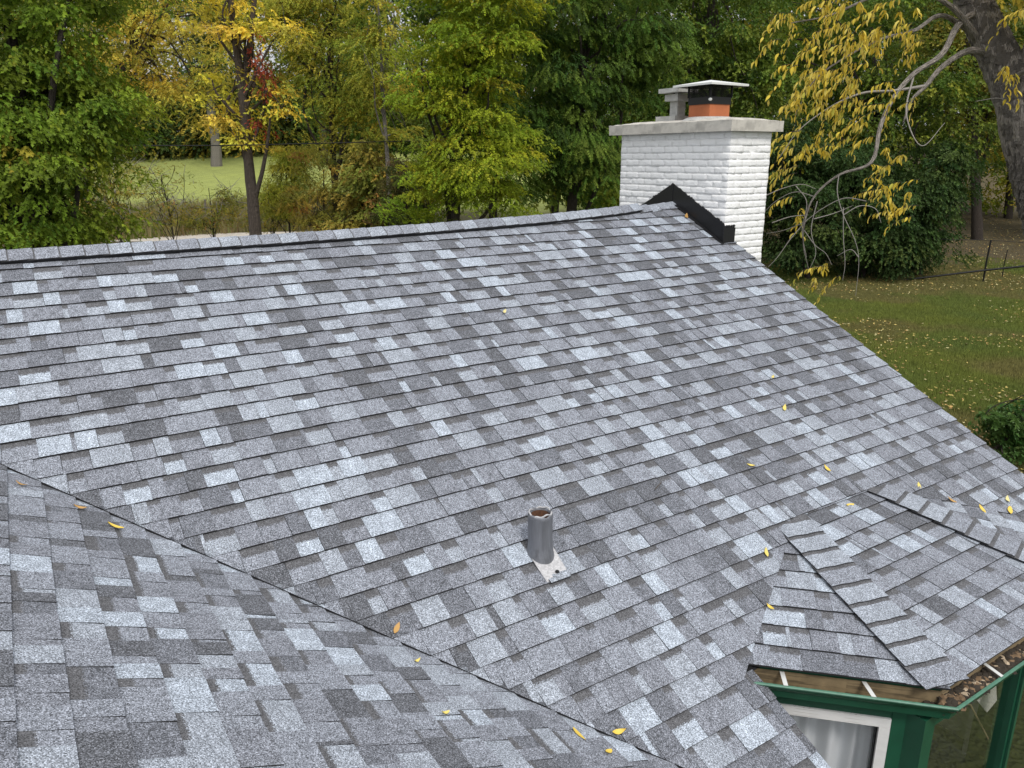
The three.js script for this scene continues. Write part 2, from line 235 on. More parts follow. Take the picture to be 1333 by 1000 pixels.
// lays one slope: lines = lower edges of the courses; span(v0, v1) -> [u0, u1]; clip(poly in slope coordinates) -> polys
function laySlope(part, frame, lines, span, clip, seed, most, bandP = 0.75) {
  part.matrixAutoUpdate = true; part.position.copy(frame.o); part.quaternion.setFromRotationMatrix(new THREE.Matrix4().makeBasis(frame.U, frame.V, frame.N));
  const r = rng(seed), tabs = [];
  lines.forEach((vl, k) => {
    const [u0, u1] = span(vl, vl + EXP); if (u1 - u0 < 0.01) return;
    let u = u0, tooth = r() < 0.5, lastTone = -1; const ph = r() * 6;
    const cuts = [];
    while (u < u1) {
      let w = tooth ? 0.065 + 0.15 * r() : 0.05 + 0.13 * Math.pow(r(), 1.2); if (r() < 0.05) w = 0.018 + 0.02 * r(); w = Math.round(w * 100) / 100;
      if (u1 - u - w < 0.035) w = u1 - u;
      let tone = pickTone(r); if (tone === lastTone && r() < 0.7) tone = pickTone(r); lastTone = tone;
      const wob = 0.0022 * Math.sin(u * 2.1 + ph) + 0.0012 * Math.sin(u * 5.3 + ph * 2) + 0.0014 * (r() - 0.5);
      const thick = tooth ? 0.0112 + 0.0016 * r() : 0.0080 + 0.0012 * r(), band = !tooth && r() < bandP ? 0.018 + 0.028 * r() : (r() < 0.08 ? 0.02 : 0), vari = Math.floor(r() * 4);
      const gap = r() < 0.22 ? 0.0022 : 0.0004;
      const rect = [[u + gap, vl + wob], [u + w, vl + wob], [u + w, vl + EXP + TUCK], [u + gap, vl + EXP + TUCK]];
      for (const pl of clip(rect, vl)) {
        if (!pl || polyArea(pl) < 4e-5) continue;
        cuts.push(1);
        const whole = pl.length === 4 && Math.abs(polyArea(pl) - polyArea(rect)) < 1e-7;
        const tk = Math.round(thick * 5000) / 5000, bd = Math.round(band * 200) / 200;
        const loc = pl.map((q) => [q[0] - u, q[1] - vl - wob]); let g;
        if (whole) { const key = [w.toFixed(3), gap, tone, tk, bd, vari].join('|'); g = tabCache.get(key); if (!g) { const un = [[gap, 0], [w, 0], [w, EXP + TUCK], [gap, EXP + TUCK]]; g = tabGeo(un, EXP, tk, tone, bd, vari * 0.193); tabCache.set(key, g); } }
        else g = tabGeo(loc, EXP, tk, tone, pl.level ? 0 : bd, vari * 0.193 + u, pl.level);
        const c = pl.reduce((a, q) => [a[0] + q[0] / pl.length, a[1] + q[1] / pl.length], [0, 0]), cw = frame.p(c[0], c[1]), s = toPix(cw);
        const vis = s[2] > 0 && s[0] > -30 && s[0] < 1363 && s[1] > -30 && s[1] < 1030;
        const view = cw.clone().sub(CAM), d = view.length(); view.normalize();
        tabs.push({ g, u, v: vl + wob, tw: whole ? 0.007 * (r() - 0.5) : 0, size: vis ? polyArea(pl) * Math.abs(view.dot(frame.N)) / (d * d) : 0 });
      }
      u += w; tooth = !tooth;
    }
  });
  tabs.sort((a, b) => b.size - a.size);
  const rest = [];
  tabs.forEach((t, i) => {
    if (i < most && t.size > 0) { const m = mesh('shingle', t.g, M.shingle, part); m.position.set(t.u, t.v, 0); m.rotation.z = t.tw; }
    else { const g = t.g.clone(); g.rotateZ(t.tw); g.translate(t.u, t.v, 0); rest.push(g); }
  });
  if (rest.length) { const m = mesh('shingle_field', mergeGeometries(rest), M.shingle, part); m.userData.kind = 'stuff'; }
}

// main slope
const RIDGE = [[-2.2, 5.06], [1.7, 5.066], [3.0, 5.095], [4.2, 5.14], [5.0, 5.20], [5.5, 5.26], [6.05, 5.335], [6.3, 5.345]];
function ridgeV(u) { let i = 0; while (i < RIDGE.length - 2 && u > RIDGE[i + 1][0]) i++; const [a, b] = RIDGE[i], [c, d] = RIDGE[i + 1]; return lerp(b, d, clamp((u - a) / (c - a), 0, 1)); }
const valleyU = (v) => 2.628 - 0.8944 * v, RAKE = 6.235, STEP = 0.773, LOWRAKE = 2.83, VT = 1.4866;
const lvU = (v) => 3.85 - 1.66 * (1.445 - v), rvU = (v) => 4.79 + 1.66 * (1.445 - v);
const mainSlope = group('main_roof_slope', house); mainSlope.userData.label = 'wide grey shingled main roof slope';
{
  const lines = []; for (let k = -4; k <= 36; k++) lines.push(4.766 - 0.14262 * k);
  laySlope(mainSlope, fMain, lines,
    (v0, v1) => [valleyU(v1 + TUCK), v0 > STEP - 0.05 ? RAKE : LOWRAKE],
    (rect, vl) => {
      const off = 0.022, vend = valleyU(vl) + off, um = (rect[0][0] + rect[1][0]) / 2;
      const top = ridgeV(um) - 0.012;
      let p = clipHalf(rect, 0, 1, top); if (!p) return [];
      // closed cut valley: the tab ends square above the cut line, a corner piece of the layer below fills the wedge
      const parts = [];
      const sq = clipHalf(p, -1, 0, -vend); if (sq) parts.push(sq);
      let we = clipHalf(p, 1, 0, vend - 0.0015); if (we) we = clipHalf(we, -1, -0.8944, -(2.628 + off)); if (we) { we.level = 0.0098; parts.push(we); }
      const out = [];
      for (const q of parts) {
        const a = clipHalf(q, 0, -1, -VT + 0.012); if (a) { a.level = q.level; out.push(a); }           // above the bay roof
        const below = clipHalf(q, 0, 1, VT - 0.012);
        if (below && (vl < STEP - 0.02 || q.level)) { below.level = q.level; out.push(below); }                       // the strip that runs on past the bay
        else if (below) { const l = clipHalf(below, 1, -1.66, 3.85 - 1.66 * 1.445 - 0.004); if (l) out.push(l); const rr = clipHalf(below, -1, -1.66, -(4.79 + 1.66 * 1.445) - 0.004); if (rr) out.push(rr); }
      }
      return out;
    }, 7, 300);
  const deck = [];
  const slab = (pts, th = 0.05) => deck.push(prism(pts.map(([u, v]) => V3(u, v, -0.004)), V3(0, 0, -1), th));
  const lvb = STEP;
  slab([[1.94, STEP], [2.82, STEP], [2.87, STEP + 0.1], [RAKE - 0.03, STEP + 0.1], [RAKE - 0.03, 5.31], [4.2, 5.125], [1.7, 5.05], [-1.9, 5.04]]);
  slab([[1.94, STEP - 0.002], [1.94 + 0.95, STEP - 0.98], [LOWRAKE - 0.02, STEP - 0.98], [LOWRAKE - 0.02, STEP - 0.002]]);
  mesh('roof_deck', mergeGeometries(deck), M.deck, mainSlope);
  const edge = [prism([V3(RAKE - 0.028, 0.77, -0.06), V3(RAKE - 0.008, 0.77, -0.06), V3(RAKE - 0.008, 4.52, -0.06), V3(RAKE - 0.028, 4.52, -0.06)], V3(0, 0, 1), 0.055)];
  mesh('rake_edge', edge[0], M.strap, mainSlope);
  mesh('rake_edge', prism([V3(LOWRAKE - 0.018, -0.15, -0.05), V3(LOWRAKE - 0.004, -0.15, -0.05), V3(LOWRAKE - 0.004, STEP - 0.004, -0.05), V3(LOWRAKE - 0.018, STEP - 0.004, -0.05)], V3(0, 0, 1), 0.046), M.strap, mainSlope);
}
// cross slope on which the photographer stands
const crossSlope = group('cross_roof_slope', house); crossSlope.userData.label = 'grey shingled slope meeting the main roof in a valley';
{
  const lines = []; for (let k = -13; k <= 22; k++) lines.push(-0.472 - 0.14335 * k);
  laySlope(crossSlope, fCross, lines, (v0, v1) => [-1.2, Math.min(4.689 + 0.8944 * (v1 + TUCK) + 0.06, 6.2)], (rect) => [clipHalf(rect, 1, -0.8944, 4.689 + 0.05)], 23, 300, 0.5);
  mesh('roof_deck', prism([V3(-1.2, -3.7, -0.005), V3(1.37, -3.7, -0.005), V3(6.04, 1.54, -0.005), V3(-1.2, 1.54, -0.005)], V3(0, 0, -1), 0.06), M.deck, crossSlope);
}
// far slopes that fall away behind the ridges
{
  const zr = (u) => fMain.p(u, ridgeV(u)), q = [], pts = [-2, 1.7, 4.2, 5.5, 6.2];
  for (let i = 0; i < 4; i++) { const a = zr(pts[i]), b = zr(pts[i + 1]), d = V3(0, -2.4, -4.8), e = V3(0, -0.008, 0); q.push(prism([a.clone().add(e), b.clone().add(e), b.clone().add(d), a.clone().add(d)], V3(0, -1, 0), 0.05)); }
  mesh('back_roof_slope', mergeGeometries(q), std({ map: granules, color: 0xffffff, roughness: 0.95 }), house);
  const g = mesh('west_roof_slope', prism([R(-2.01, -0.56, 1.2), R(-2.01, -0.56, -6), R(-5.2, -2.16, -6), R(-5.2, -2.16, 1.2)], V3(0, -1, 0), 0.06), M.shingle, house); g.name = 'rear_cross_slope';
}
// bay roof: three low faces
const bayRoof = group('bay_roof', house); bayRoof.userData.label = 'low hipped shingled roof over the bay window';
const hipA = fA.uv(A1), hipB = fB.uv(A1), Wb = E2.x - E1.x;
{
  const mkLines = (o) => { const l = []; for (let k = 0; k < 10; k++) l.push(o + 0.1432 * k); return l; };
  const lvA = [fA.uv(fMain.p(lvU(VT + 0.05), VT + 0.05)), fA.uv(fMain.p(lvU(0.8), 0.8))];
  const half = (a, b, keep) => { let A = b[1] - a[1], B = -(b[0] - a[0]), C = A * a[0] + B * a[1]; if (A * keep[0] + B * keep[1] > C) { A = -A; B = -B; C = -C; } return [A, B, C]; };
  const hA = half(lvA[0], lvA[1], [0, 0.1]), lim = fA.uv(R(2.80, -2.47, -2.2))[0] - 0.06;
  const gA = group('bay_left_face', bayRoof), gB = group('bay_front_face', bayRoof), gC = group('bay_right_face', bayRoof);
  const flat = (g) => { while (g.children.length) { const c = g.children[0]; c.updateMatrix(); c.applyMatrix4(new THREE.Matrix4()); g.remove(c); c.position.applyQuaternion(g.quaternion).add(g.position); c.quaternion.premultiply(g.quaternion); bayRoof.add(c); } bayRoof.remove(g); };
  laySlope(gA, fA, mkLines(-0.0185), () => [-1.25, 0.02], (rect) => { let p = clipHalf(rect, hipA[1], -hipA[0], 0); p = p && clipHalf(p, ...hA); p = p && clipHalf(p, -1, 0, -lim); return [p]; }, 31, 400);
  laySlope(gB, fB, mkLines(-0.0075), () => [0, Wb], (rect) => { let p = clipHalf(rect, -hipB[1], hipB[0], 0); p = p && clipHalf(p, hipB[1], hipB[0], Wb * hipB[1]); p = p && clipHalf(p, 0, 1, hipB[1] + 0.03); return [p]; }, 37, 400);
  const mir = (p) => V3(E1.x + E2.x - p.x, p.y, p.z), lvC = [fC.uv(mir(fMain.p(lvU(VT + 0.05), VT + 0.05))), fC.uv(mir(fMain.p(lvU(0.8), 0.8)))], hC = half(lvC[0], lvC[1], [0, 0.1]), hipC = fC.uv(A2);
  laySlope(gC, fC, mkLines(-0.0185), () => [-0.02, 1.25], (rect) => { let p = clipHalf(rect, -hipC[1], hipC[0], 0); p = p && clipHalf(p, ...hC); return [p]; }, 41, 400);
  flat(gA); flat(gB); flat(gC);
  const n = -0.006, deck = [[fA.p(0, 0.03, n), fA.p(hipA[0], hipA[1], n), fA.p(-0.72, 0.03, n)], [fB.p(0, 0.03, n), fB.p(Wb, 0.03, n), fB.p(Wb - hipB[0], hipB[1], n), fB.p(hipB[0], hipB[1], n)], [fC.p(0, 0, n), fC.p(1.0, 0, n), fC.p(hipC[0], hipC[1], n)]].map((p) => prism(p, V3(0, -1, 0), 0.02));
  mesh('roof_deck', mergeGeometries(deck), M.deck, bayRoof);
}
// caps: bent shingles laid over ridge and hips. axis runs from the butt end P0 to the head; wA, wB lie in the two slopes, square to the axis
function capGeo(axis, len, wA, wB, N, wing, lift0, lift1, tone, off, band, exp) {
  const pos = [], uv = [], t = 0.0055;
  const prof = (s, lift) => { const b = axis.clone().multiplyScalar(s), P = []; for (const [k, w] of [[1, wA], [0.55, wA], [0.1, wA]]) P.push(b.clone().addScaledVector(w, wing * k).addScaledVector(N, lift - (k === 1 ? 0.010 : 0))); for (const [k, w] of [[0.1, wB], [0.55, wB], [1, wB]]) P.push(b.clone().addScaledVector(w, wing * k).addScaledVector(N, lift - (k === 1 ? 0.010 : 0))); return P; };
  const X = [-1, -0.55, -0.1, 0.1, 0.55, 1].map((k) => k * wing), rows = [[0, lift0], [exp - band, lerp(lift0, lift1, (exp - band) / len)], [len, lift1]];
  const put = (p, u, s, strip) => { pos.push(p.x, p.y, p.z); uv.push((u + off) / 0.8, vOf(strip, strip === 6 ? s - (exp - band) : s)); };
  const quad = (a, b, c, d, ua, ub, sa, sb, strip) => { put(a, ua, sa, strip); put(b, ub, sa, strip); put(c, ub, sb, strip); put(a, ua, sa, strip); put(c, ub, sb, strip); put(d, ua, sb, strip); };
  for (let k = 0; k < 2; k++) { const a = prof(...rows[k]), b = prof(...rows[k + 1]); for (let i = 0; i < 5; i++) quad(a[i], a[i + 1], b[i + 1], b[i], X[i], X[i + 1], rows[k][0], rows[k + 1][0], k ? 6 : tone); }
  const dn = (p) => p.clone().addScaledVector(N, -t);
  const a = prof(...rows[0]), b = prof(...rows[2]);
  for (let i = 0; i < 5; i++) { quad(dn(a[i]), dn(a[i + 1]), a[i + 1], a[i], X[i], X[i + 1], 0, 0.01, 7); quad(dn(b[i]), b[i], b[i + 1], dn(b[i + 1]), X[i], X[i + 1], 0, 0.01, 7); }
  quad(dn(a[0]), a[0], b[0], dn(b[0]), 0, 0.01, 0, 0.02, 7); quad(dn(a[5]), dn(b[5]), b[5], a[5], 0, 0.01, 0, 0.02, 7);
  return geoFrom(pos, uv);
}
{ // ridge caps over a low black vent
  const r = rng(51), wA = fMain.V.clone().negate(), wB = V3(0, -ST, -CT), ridge = group('ridge', house); ridge.userData.label = 'shingle capped ridge with a black vent strip beneath';
  const ventEnd = 5.46, vent = [];
  for (let u = -1.5; u < 6.02; u += 0.1455) {
    const u1 = u, a = fMain.p(u1 + 0.1455, ridgeV(u1 + 0.1455)), b = fMain.p(u1 - 0.035, ridgeV(u1 - 0.035)), ax = b.clone().sub(a), len = ax.length(); ax.normalize();
    const on = 1 - smooth(ventEnd - 0.12, ventEnd + 0.1, u), lift = 0.016 + 0.036 * on;
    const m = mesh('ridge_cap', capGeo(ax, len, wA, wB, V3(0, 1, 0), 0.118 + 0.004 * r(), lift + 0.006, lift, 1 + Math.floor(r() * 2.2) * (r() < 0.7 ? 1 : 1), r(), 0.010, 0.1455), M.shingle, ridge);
    m.position.copy(a); m.position.y += 0.002 * (r() - 0.5);
  }
  for (let u = -1.6; u < ventEnd - 0.06; u += 0.3) { const u2 = Math.min(u + 0.3, ventEnd - 0.05), V = (q, v, w) => fMain.p(q, ridgeV(q) - v, w); vent.push(prism([V(u, 0.098, 0.006), V(u2, 0.098, 0.006), V(u2, 0.005, 0.006), V(u, 0.005, 0.006)], fMain.N, 0.032)); }
  mesh('ridge_vent', mergeGeometries(vent), M.tar, ridge);
}
{ // hip caps of the bay roof
  const r = rng(61);
  const hip = (P0, P1, fL, fR) => {
    const ax = P1.clone().sub(P0), L = ax.length(); ax.normalize();
    const wl = ax.clone().cross(fL.N).normalize(), wr = fR.N.clone().cross(ax).normalize(); const N = fL.N.clone().add(fR.N).normalize();
    const sgn = (w, f) => { const q = f.uv(P0.clone().addScaledVector(ax, L / 2).addScaledVector(w, 0.1)); return q; };
    for (let s = 0.0, k = 0; s < L + 0.02; s += 0.1445, k++) {
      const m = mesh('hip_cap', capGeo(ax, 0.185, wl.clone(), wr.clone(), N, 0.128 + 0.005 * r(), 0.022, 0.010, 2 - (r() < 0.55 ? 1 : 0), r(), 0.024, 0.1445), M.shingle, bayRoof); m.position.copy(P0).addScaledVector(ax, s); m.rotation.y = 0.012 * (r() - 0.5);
    }
  };
  const wing = (f) => f;
  hip(E1, A1, fA, fB); hip(E2, A2, fB, fC);
}

// ---------------------------------------------------------------- chimney
const chimney = group('chimney', house); chimney.userData.label = 'white painted brick chimney with concrete crown and two flues';
{
  const X0 = 6.06, X1 = 6.655, Z0 = -7.085, Z1 = -5.462, top = 0.228, r = rng(71);
  mesh('shaft', metreUV(box(X0 + 0.002, X1 - 0.002, 0, top + EYE, Z0 + 0.002, Z1 - 0.002)), M.brick, chimney);
  // bricks: uneven, thickly painted, laid in running bond
  const brick = (w, h, seed) => { const nx = Math.max(2, Math.round(w / 0.04)), ny = 3, pos = [], uv = [], idx = [], bev = 0.0016;
    const row = (i, j, f) => [lerp(-w / 2, w / 2, i / nx), lerp(-h / 2, h / 2, j / ny), f];
    for (let j = 0; j <= ny; j++) for (let i = 0; i <= nx; i++) { const [x, y] = row(i, j), edge = Math.max(Math.abs(x) / (w / 2), Math.abs(y) / (h / 2)) > 0.99 ? 1 : 0; const z = 0.012 + 0.0045 * (hash2(i, j, seed) - 0.5) - edge * bev * (0.15 + 0.75 * hash2(j, i, seed + 3)); pos.push(x + 0.003 * (hash2(i, j, seed + 5) - 0.5), y + 0.004 * (hash2(i, j, seed + 6) - 0.5), z); uv.push(x + seed * 0.37, y + seed * 0.11); }
    for (let j = 0; j < ny; j++) for (let i = 0; i < nx; i++) { const a = j * (nx + 1) + i, b = a + nx + 1; idx.push(a, a + 1, b, b, a + 1, b + 1); }
    const ring = []; for (let i = 0; i <= nx; i++) ring.push(i); for (let j = 1; j <= ny; j++) ring.push(j * (nx + 1) + nx); for (let i = nx - 1; i >= 0; i--) ring.push(ny * (nx + 1) + i); for (let j = ny - 1; j > 0; j--) ring.push(j * (nx + 1));
    const base = pos.length / 3; for (const k of ring) { pos.push(pos[3 * k] * 1.01, pos[3 * k + 1] * 1.03, -0.006); uv.push(uv[2 * k], uv[2 * k + 1]); }
    for (let k = 0; k < ring.length; k++) { const n = (k + 1) % ring.length; idx.push(ring[k], base + k, ring[n], ring[n], base + k, base + n); }
    return geoFrom(pos, uv, idx); };
  const cache = {}, get = (w, v) => cache[w.toFixed(3) + v] ||= brick(w, 0.066, v * 13 + Math.round(w * 100));
  const H = 0.0677, put = (face, c, y, w) => { const m = mesh('brick', get(Math.round(w * 200) / 200, Math.floor(r() * 9)), M.brick, chimney); if (face === 'left') { m.position.set(X0 + 0.012 - 0.005 * r(), y, c); m.rotation.y = -Math.PI / 2; } else { m.position.set(c, y, Z1 - 0.012 + 0.005 * r()); } m.rotation.z += 0.012 * (r() - 0.5); };
  for (let k = 0; k < 20; k++) {
    const y = EYE + top - H * (k + 0.5), odd = k % 2;
    const fill = (face, a, b, first) => { let c = a, w = first; while (c < b - 0.02) { w = Math.min(w, b - c); if (b - c - w < 0.05) w = b - c; const mid = c + w / 2; const roofY = face === 'left' ? EYE - 3.592 - 0.5 * Math.max(mid, -12.45 - mid) : -99; if (y > roofY - 0.05) put(face, mid, y, w - 0.004); c += w; w = 0.205 + 0.008 * (r() - 0.5); } };
    fill('left', Z0, Z1, odd ? 0.2 : 0.1); fill('right', X0, X1, odd ? 0.1 : 0.2);
  }
  // concrete crown with a chipped edge
  const g = new THREE.BoxGeometry(0.76, 0.108, 1.83, 12, 3, 26), p = g.attributes.position;
  for (let i = 0; i < p.count; i++) { const x = p.getX(i), y = p.getY(i), z = p.getZ(i), k = 0.006 * (fbm(z * 9 + 7, x * 9 + y * 20 + 9, 75, 3) - 0.5); p.setX(i, x + Math.sign(x) * k); p.setZ(i, z + Math.sign(z) * k); if (y > 0.05) { const e = Math.min(0.38 - Math.abs(x), 0.915 - Math.abs(z)); p.setY(i, y + k * 1.5 + 0.028 * smooth(0, 0.22, e) - (e < 0.001 ? 0.004 : 0)); } }
  g.computeVertexNormals(); metreUV(g); const crown = mesh('crown_slab', g, M.concrete, chimney); crown.position.set(6.365, EYE + 0.281, -6.31);
  // clay flue with a black screened cap
  const fx = 6.365, fz = -6.06, a = 0.142;
  const shape = new THREE.Shape(); shape.moveTo(-a, -a); shape.lineTo(a, -a); shape.lineTo(a, a); shape.lineTo(-a, a); const hole = new THREE.Path(); const b = a - 0.022; hole.moveTo(-b, -b); hole.lineTo(-b, b); hole.lineTo(b, b); hole.lineTo(b, -b); shape.holes.push(hole);
  const fg = new THREE.ExtrudeGeometry(shape, { depth: 0.20, bevelEnabled: true, bevelSize: 0.004, bevelThickness: 0.004, bevelSegments: 2 }); fg.rotateX(-Math.PI / 2); metreUV(fg);
  mesh('flue_tile', fg, M.clay, chimney).position.set(fx, EYE + 0.345, fz);
  const mort = new THREE.CylinderGeometry(0.22, 0.30, 0.04, 18, 1); metreUV(mort); mesh('mortar_bed', mort, M.oldConcrete, chimney).position.set(fx, EYE + 0.365, fz);
  const sh = a + 0.012, band = [box(-sh, sh, 0, 0.072, sh - 0.006, sh), box(-sh, sh, 0, 0.072, -sh, -sh + 0.006), box(sh - 0.006, sh, 0, 0.072, -sh + 0.007, sh - 0.007), box(-sh, -sh + 0.006, 0, 0.072, -sh + 0.007, sh - 0.007)];
  mesh('cap_band', mergeGeometries(band), M.blackMetal, chimney).position.set(fx, EYE + 0.506, fz);
  const wires = [], W = (p, q) => wires.push(tube([p, p.clone().lerp(q, 0.5), q], [0.0022, 0.0022], 4, 2));
  for (const s of [0, 1, 2, 3]) { const P = (t, y) => { const k = lerp(-sh, sh, t); return s === 0 ? V3(k, y, sh) : s === 1 ? V3(k, y, -sh) : s === 2 ? V3(sh, y, k) : V3(-sh, y, k); }; for (let i = -7; i <= 20; i++) { const d = 0.115 / 0.338; for (const dir of [1, -1]) { const t0 = dir > 0 ? i / 20 : i / 20 + 0.0, t1 = t0 + dir * d; const lo = clamp(t0, 0, 1), hi = clamp(t1, 0, 1); if (Math.abs(lo - hi) < 0.01 || t0 < -0.36 || t0 > 1.36) continue; W(P(lo, (lo - t0) / (t1 - t0) * 0.115), P(hi, (hi - t0) / (t1 - t0) * 0.115)); } } }
  for (const [x, z] of [[sh, sh], [-sh, sh], [sh, -sh], [-sh, -sh]]) wires.push(box(x - 0.008, x + 0.008, 0, 0.125, z - 0.008, z + 0.008));
  mesh('cap_screen', mergeGeometries(wires.map((q) => { const h = q.index ? q.toNonIndexed() : q; return h; })), M.wire, chimney).position.set(fx, EYE + 0.576, fz);
  const L = 0.272, lid = geoFrom([-L, 0, L, L, 0, L, 0, 0.05, 0, L, 0, L, L, 0, -L, 0, 0.05, 0, L, 0, -L, -L, 0, -L, 0, 0.05, 0, -L, 0, -L, -L, 0, L, 0, 0.05, 0]); metreUV(lid);
  const rim = [box(-L, L, -0.02, 0.0, L - 0.004, L), box(-L, L, -0.02, 0.0, -L, -L + 0.004), box(L - 0.004, L, -0.02, 0, -L + 0.005, L - 0.005), box(-L, -L + 0.004, -0.02, 0, -L + 0.005, L - 0.005)];
  mesh('cap_lid', mergeGeometries([lid, ...rim.map((q) => q.toNonIndexed())]), M.paleMetal, chimney).position.set(fx, EYE + 0.702, fz);
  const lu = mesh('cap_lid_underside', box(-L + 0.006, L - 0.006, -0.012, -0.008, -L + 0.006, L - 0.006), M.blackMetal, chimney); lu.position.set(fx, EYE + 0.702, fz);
  const splat = new THREE.IcosahedronGeometry(0.02, 1); splat.scale(1, 0.8, 0.3); const sp = mesh('sealant_blob', splat, M.paleMetal, chimney); sp.position.set(fx - sh - 0.002, EYE + 0.55, fz + sh + 0.002); sp.rotation.y = -Math.PI / 4;
  // second flue: short grey masonry stub under two stone slabs
  const gz = -6.52; const rb = (w, h, d) => { const q = new THREE.BoxGeometry(w, h, d, 4, 2, 4), pp = q.attributes.position; for (let i = 0; i < pp.count; i++) pp.setXYZ(i, pp.getX(i) * (1 + 0.05 * (hash2(i, 1, 77) - 0.5)), pp.getY(i) + 0.006 * (fbm(pp.getX(i) * 20 + 5, pp.getZ(i) * 20 + 5, 78, 2) - 0.5), pp.getZ(i) * (1 + 0.05 * (hash2(i, 2, 77) - 0.5))); q.computeVertexNormals(); return metreUV(q); };
  mesh('flue_base', rb(0.27, 0.075, 0.30), M.oldConcrete, chimney).position.set(6.34, EYE + 0.375, gz - 0.02);
  mesh('flue_stub', rb(0.115, 0.19, 0.115), M.oldConcrete, chimney).position.set(6.36, EYE + 0.48, gz);
  mesh('flue_stone', rb(0.20, 0.066, 0.20), M.oldConcrete, chimney).position.set(6.36, EYE + 0.602, gz);
  for (const [x, z] of [[-0.06, 0.06], [0.06, -0.06]]) mesh('flue_spacer', rb(0.05, 0.022, 0.05), M.oldConcrete, chimney).position.set(6.36 + x, EYE + 0.644, gz + z);
  mesh('flue_stone', rb(0.30, 0.045, 0.30), M.oldConcrete, chimney).position.set(6.36, EYE + 0.675, gz);
  // black flashing folded up the brick and out over the shingles
  const fl = group('chimney_flashing', house); fl.userData.label = 'black metal flashing around chimney foot';
  const xs = X0 - 0.012, pz = [], n = 16; const zTop = fMain.p(6.05, 5.335).z, yAt = (z) => EYE - 3.592 - 0.5 * z, rg = yAt(zTop);
  const up = (z) => z > zTop ? yAt(z) : rg - 0.5 * (zTop - z);
  const upstand = (za, zb, name) => { const q = []; for (let i = 0; i < n; i++) { const z0 = lerp(za, zb, i / n), z1 = lerp(za, zb, (i + 1) / n), h0 = 0.2 + 0.012 * (hash2(i, 3, 79) - 0.5), h1 = 0.2 + 0.012 * (hash2(i + 1, 3, 79) - 0.5); q.push(prism([V3(xs, up(z0) - 0.01, z0), V3(xs, up(z1) - 0.01, z1), V3(xs, up(z1) + h1, z1), V3(xs, up(z0) + h0, z0)], V3(1, 0, 0), 0.008)); } mesh(name, mergeGeometries(q), M.blackMetal, fl); };
  upstand(zTop, Z1 + 0.004, 'upstand'); upstand(zTop - 0.001, zTop - 0.78, 'upstand');
  const zc = Z1 + 0.006; mesh('corner_upstand', prism([V3(xs, yAt(zc) - 0.01, zc), V3(RAKE - 0.03, yAt(zc) - 0.02, zc), V3(RAKE - 0.025, yAt(zc) + 0.16, zc), V3(xs, yAt(zc) + 0.185, zc)], V3(0, 0, 1), 0.008), M.blackMetal, fl);
  mesh('foot_flange', prism([fMain.p(xs - 0.035, 5.325, 0.014), fMain.p(xs + 0.002, 5.325, 0.014), fMain.p(xs + 0.002, fMain.uv(V3(xs, yAt(Z1), Z1))[1] - 0.02, 0.014), fMain.p(xs - 0.035, fMain.uv(V3(xs, yAt(Z1), Z1))[1] - 0.03, 0.014)], fMain.N, 0.003), M.blackMetal, fl);
  const beads = []; const br = rng(81); for (let i = 0; i < 46; i++) { const z = lerp(zTop - 0.35, Z1, br()), q = new THREE.IcosahedronGeometry(0.005 + 0.009 * br(), 0); q.scale(0.7, 0.8, 1.4); q.translate(xs + 0.004, up(z) + 0.2 + 0.006 * (br() - 0.5), z); beads.push(q); }
  for (let i = 0; i < 10; i++) { const x = lerp(xs, RAKE - 0.04, br()), q = new THREE.IcosahedronGeometry(0.008 + 0.01 * br(), 0); q.translate(x, yAt(zc) + 0.178, zc + 0.004); beads.push(q); }
  const m = mesh('tar_bead', mergeGeometries(beads), M.tar, fl); m.userData.kind = 'stuff';
  mesh('corner_seam', tube([V3(xs - 0.004, yAt(zc), zc + 0.006), V3(xs - 0.004, yAt(zc) + 0.09, zc + 0.006), V3(xs - 0.004, yAt(zc) + 0.19, zc + 0.006)], [0.006, 0.006], 6, 3), M.blackMetal, fl);
  mesh('apex_seam', tube([V3(xs - 0.003, rg, zTop), V3(xs - 0.003, rg + 0.1, zTop), V3(xs - 0.003, rg + 0.21, zTop)], [0.006, 0.006], 6, 3), M.blackMetal, fl);
}

